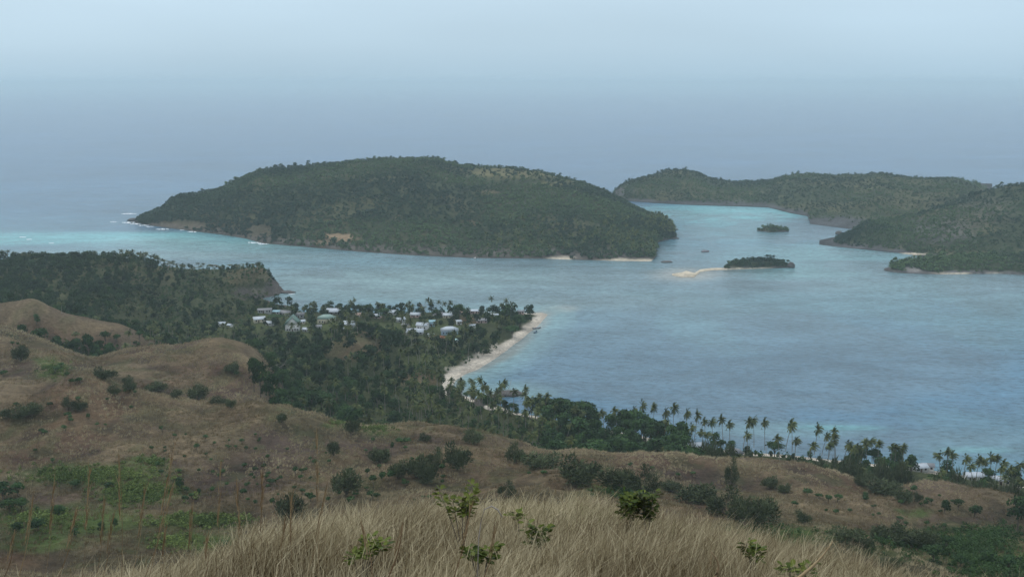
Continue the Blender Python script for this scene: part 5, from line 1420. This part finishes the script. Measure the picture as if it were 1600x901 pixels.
rock(1054, 359, 10, 1.6, 'low dark rock off the right end of the large island', 3)
rock(1052, 372.5, 14, 1.2, 'flat dark rock shelf at the lower right tip of the large island', 4)
rock(1042, 409.5, 12, 1.3, 'dark pointed rock shelf beside the island beach', 5)
rock(1052, 337, 5, .4, 'thin dark reef rock awash in the turquoise channel', 6)
rock(207, 345, 14, 3.5, 'black rock at the surf washed left tip of the large island', 7)
rock(218, 348, 12, 4, 'black rock just right of the surf washed tip', 8)
rock(448, 457, 14, 1.6, 'low rock shelf at the foot of the left headland', 9)
rock(797, 616, 15, 2.4, 'low brown topped rock ledge jutting into the bay behind the palms', 10)
rock(781, 619, 6, 2.0, 'dark rock beside the ledge behind the palms', 11)
rock(333, 415, 10, .9, 'thin dark rock awash off the left headland', 12)
def pole(px, py, h, label, r0=.09, lean=0, D=None):
    x, y = at_z(px, py, 1.5); x, y = float(x), float(y); z = float(land_h(np.array([x]), np.array([y]))[0])
    mb = MB(); mb.tube([(0, 0, -.3), (lean * .5, 0, h * .5), (lean, 0, h)], [r0, r0, r0 * .8], 6)
    o = obj('pole', mb.mesh('pole', True), M['dead']); o.location = (x, y, z); tag(o, label, 'pole')
pole(1197, 709, 5.0, 'left of two thin pale poles beside the round shore tree')
pole(1206, 709, 5.0, 'right of two thin pale poles beside the round shore tree')
pole(791, 617, 11.5, 'thin dark leaning pole on the rocky ledge behind the palms', .1, 3.2)
# surf lines
r = np.random.default_rng(77); V = []; Fq = []
for cx, cy, w, hgt_ in ((204, 334, 8, .8), (196, 334, 6, .6), (177, 346.5, 5, .4), (203, 347.5, 12, 1.2), (214, 349.5, 10, 1.0), (224, 352, 8, .8), (234, 354, 6, .6), (254, 358, 10, .8), (290, 359, 8, .8), (302, 362, 9, .7), (370, 366, 7, .7), (386, 370, 8, .9), (403, 379, 16, 1.0), (411, 381, 8, .8),
                   (35, 370.5, 5, .35), (45, 374, 4, .3), (80, 380, 4, .2), (1055, 372, 6, .4), (455, 459, 5, .25)):
    x0, y0 = at_z(cx - w, cy, .05); x1, y1 = at_z(cx + w, cy + .3, .05); dpt = hgt_ / F * float(y0) * 9
    n = 14
    for i in range(n):
        t_ = i / n; xa = x0 + (x1 - x0) * t_; xb = x0 + (x1 - x0) * (t_ + 1 / n); th = dpt * math.sin(math.pi * (t_ + .04)) * r.uniform(.2, 1.0); yo = y0 + r.normal(0, dpt * .25)
        k = len(V); V += [(xa, yo - th, .05), (xb, yo - th * r.uniform(.3, 1), .05), (xb, yo + th * .5, .35), (xa, yo + th * .5, .35)]; Fq.append((k, k + 1, k + 2, k + 3))
tag(obj('surf', mesh_np('surf', V, [np.array(Fq)]), flat_mat('sea_foam', (.8, .83, .85), .8, .2, .1, 1)), 'white surf breaking along the reef and island rocks', None, None, 'stuff')

# wispy trees on the tiny islet
for i, (px, py, h, lb) in enumerate(((1195, 357, 6.5, 'thin bare tree on the left of the tiny channel islet'), (1203, 355, 8.5, 'taller thin bare tree in the middle of the tiny channel islet'), (1216, 356, 8, 'thin bare tree on the right of the tiny channel islet'))):
    x, y = at_z(px, 361, 1.0); mb = bare_tree(np.random.default_rng(60 + i), h, .75, 3, .22, 4)
    o = obj('bare_tree', mb.mesh('bare_tree'), M['bark']); o.location = (float(x), float(y) + 3, 1.0); tag(o, lb, 'tree')

# ------------------------------------------------------------------ haze
mb = MB(); mb.box(-46000, 46000, -400, 61000, -5.5, 204)
hz = obj('haze', mb.mesh('haze'), None)
mh = bpy.data.materials.new('haze_air'); mh.use_nodes = True; t = mh.node_tree; t.nodes.clear()
o_ = t.nodes.new('ShaderNodeOutputMaterial'); pv = t.nodes.new('ShaderNodeVolumePrincipled')
pv.inputs['Color'].default_value = HAZE_COLOR; pv.inputs['Density'].default_value = HAZE_DENSITY; pv.inputs['Anisotropy'].default_value = 0.1
t.links.new(pv.outputs[0], o_.inputs['Volume'])
hz.data.materials.append(mh); tag(hz, 'pale blue haze over the sea and islands', None, None, 'stuff')
print('objects', len(bpy.data.objects))
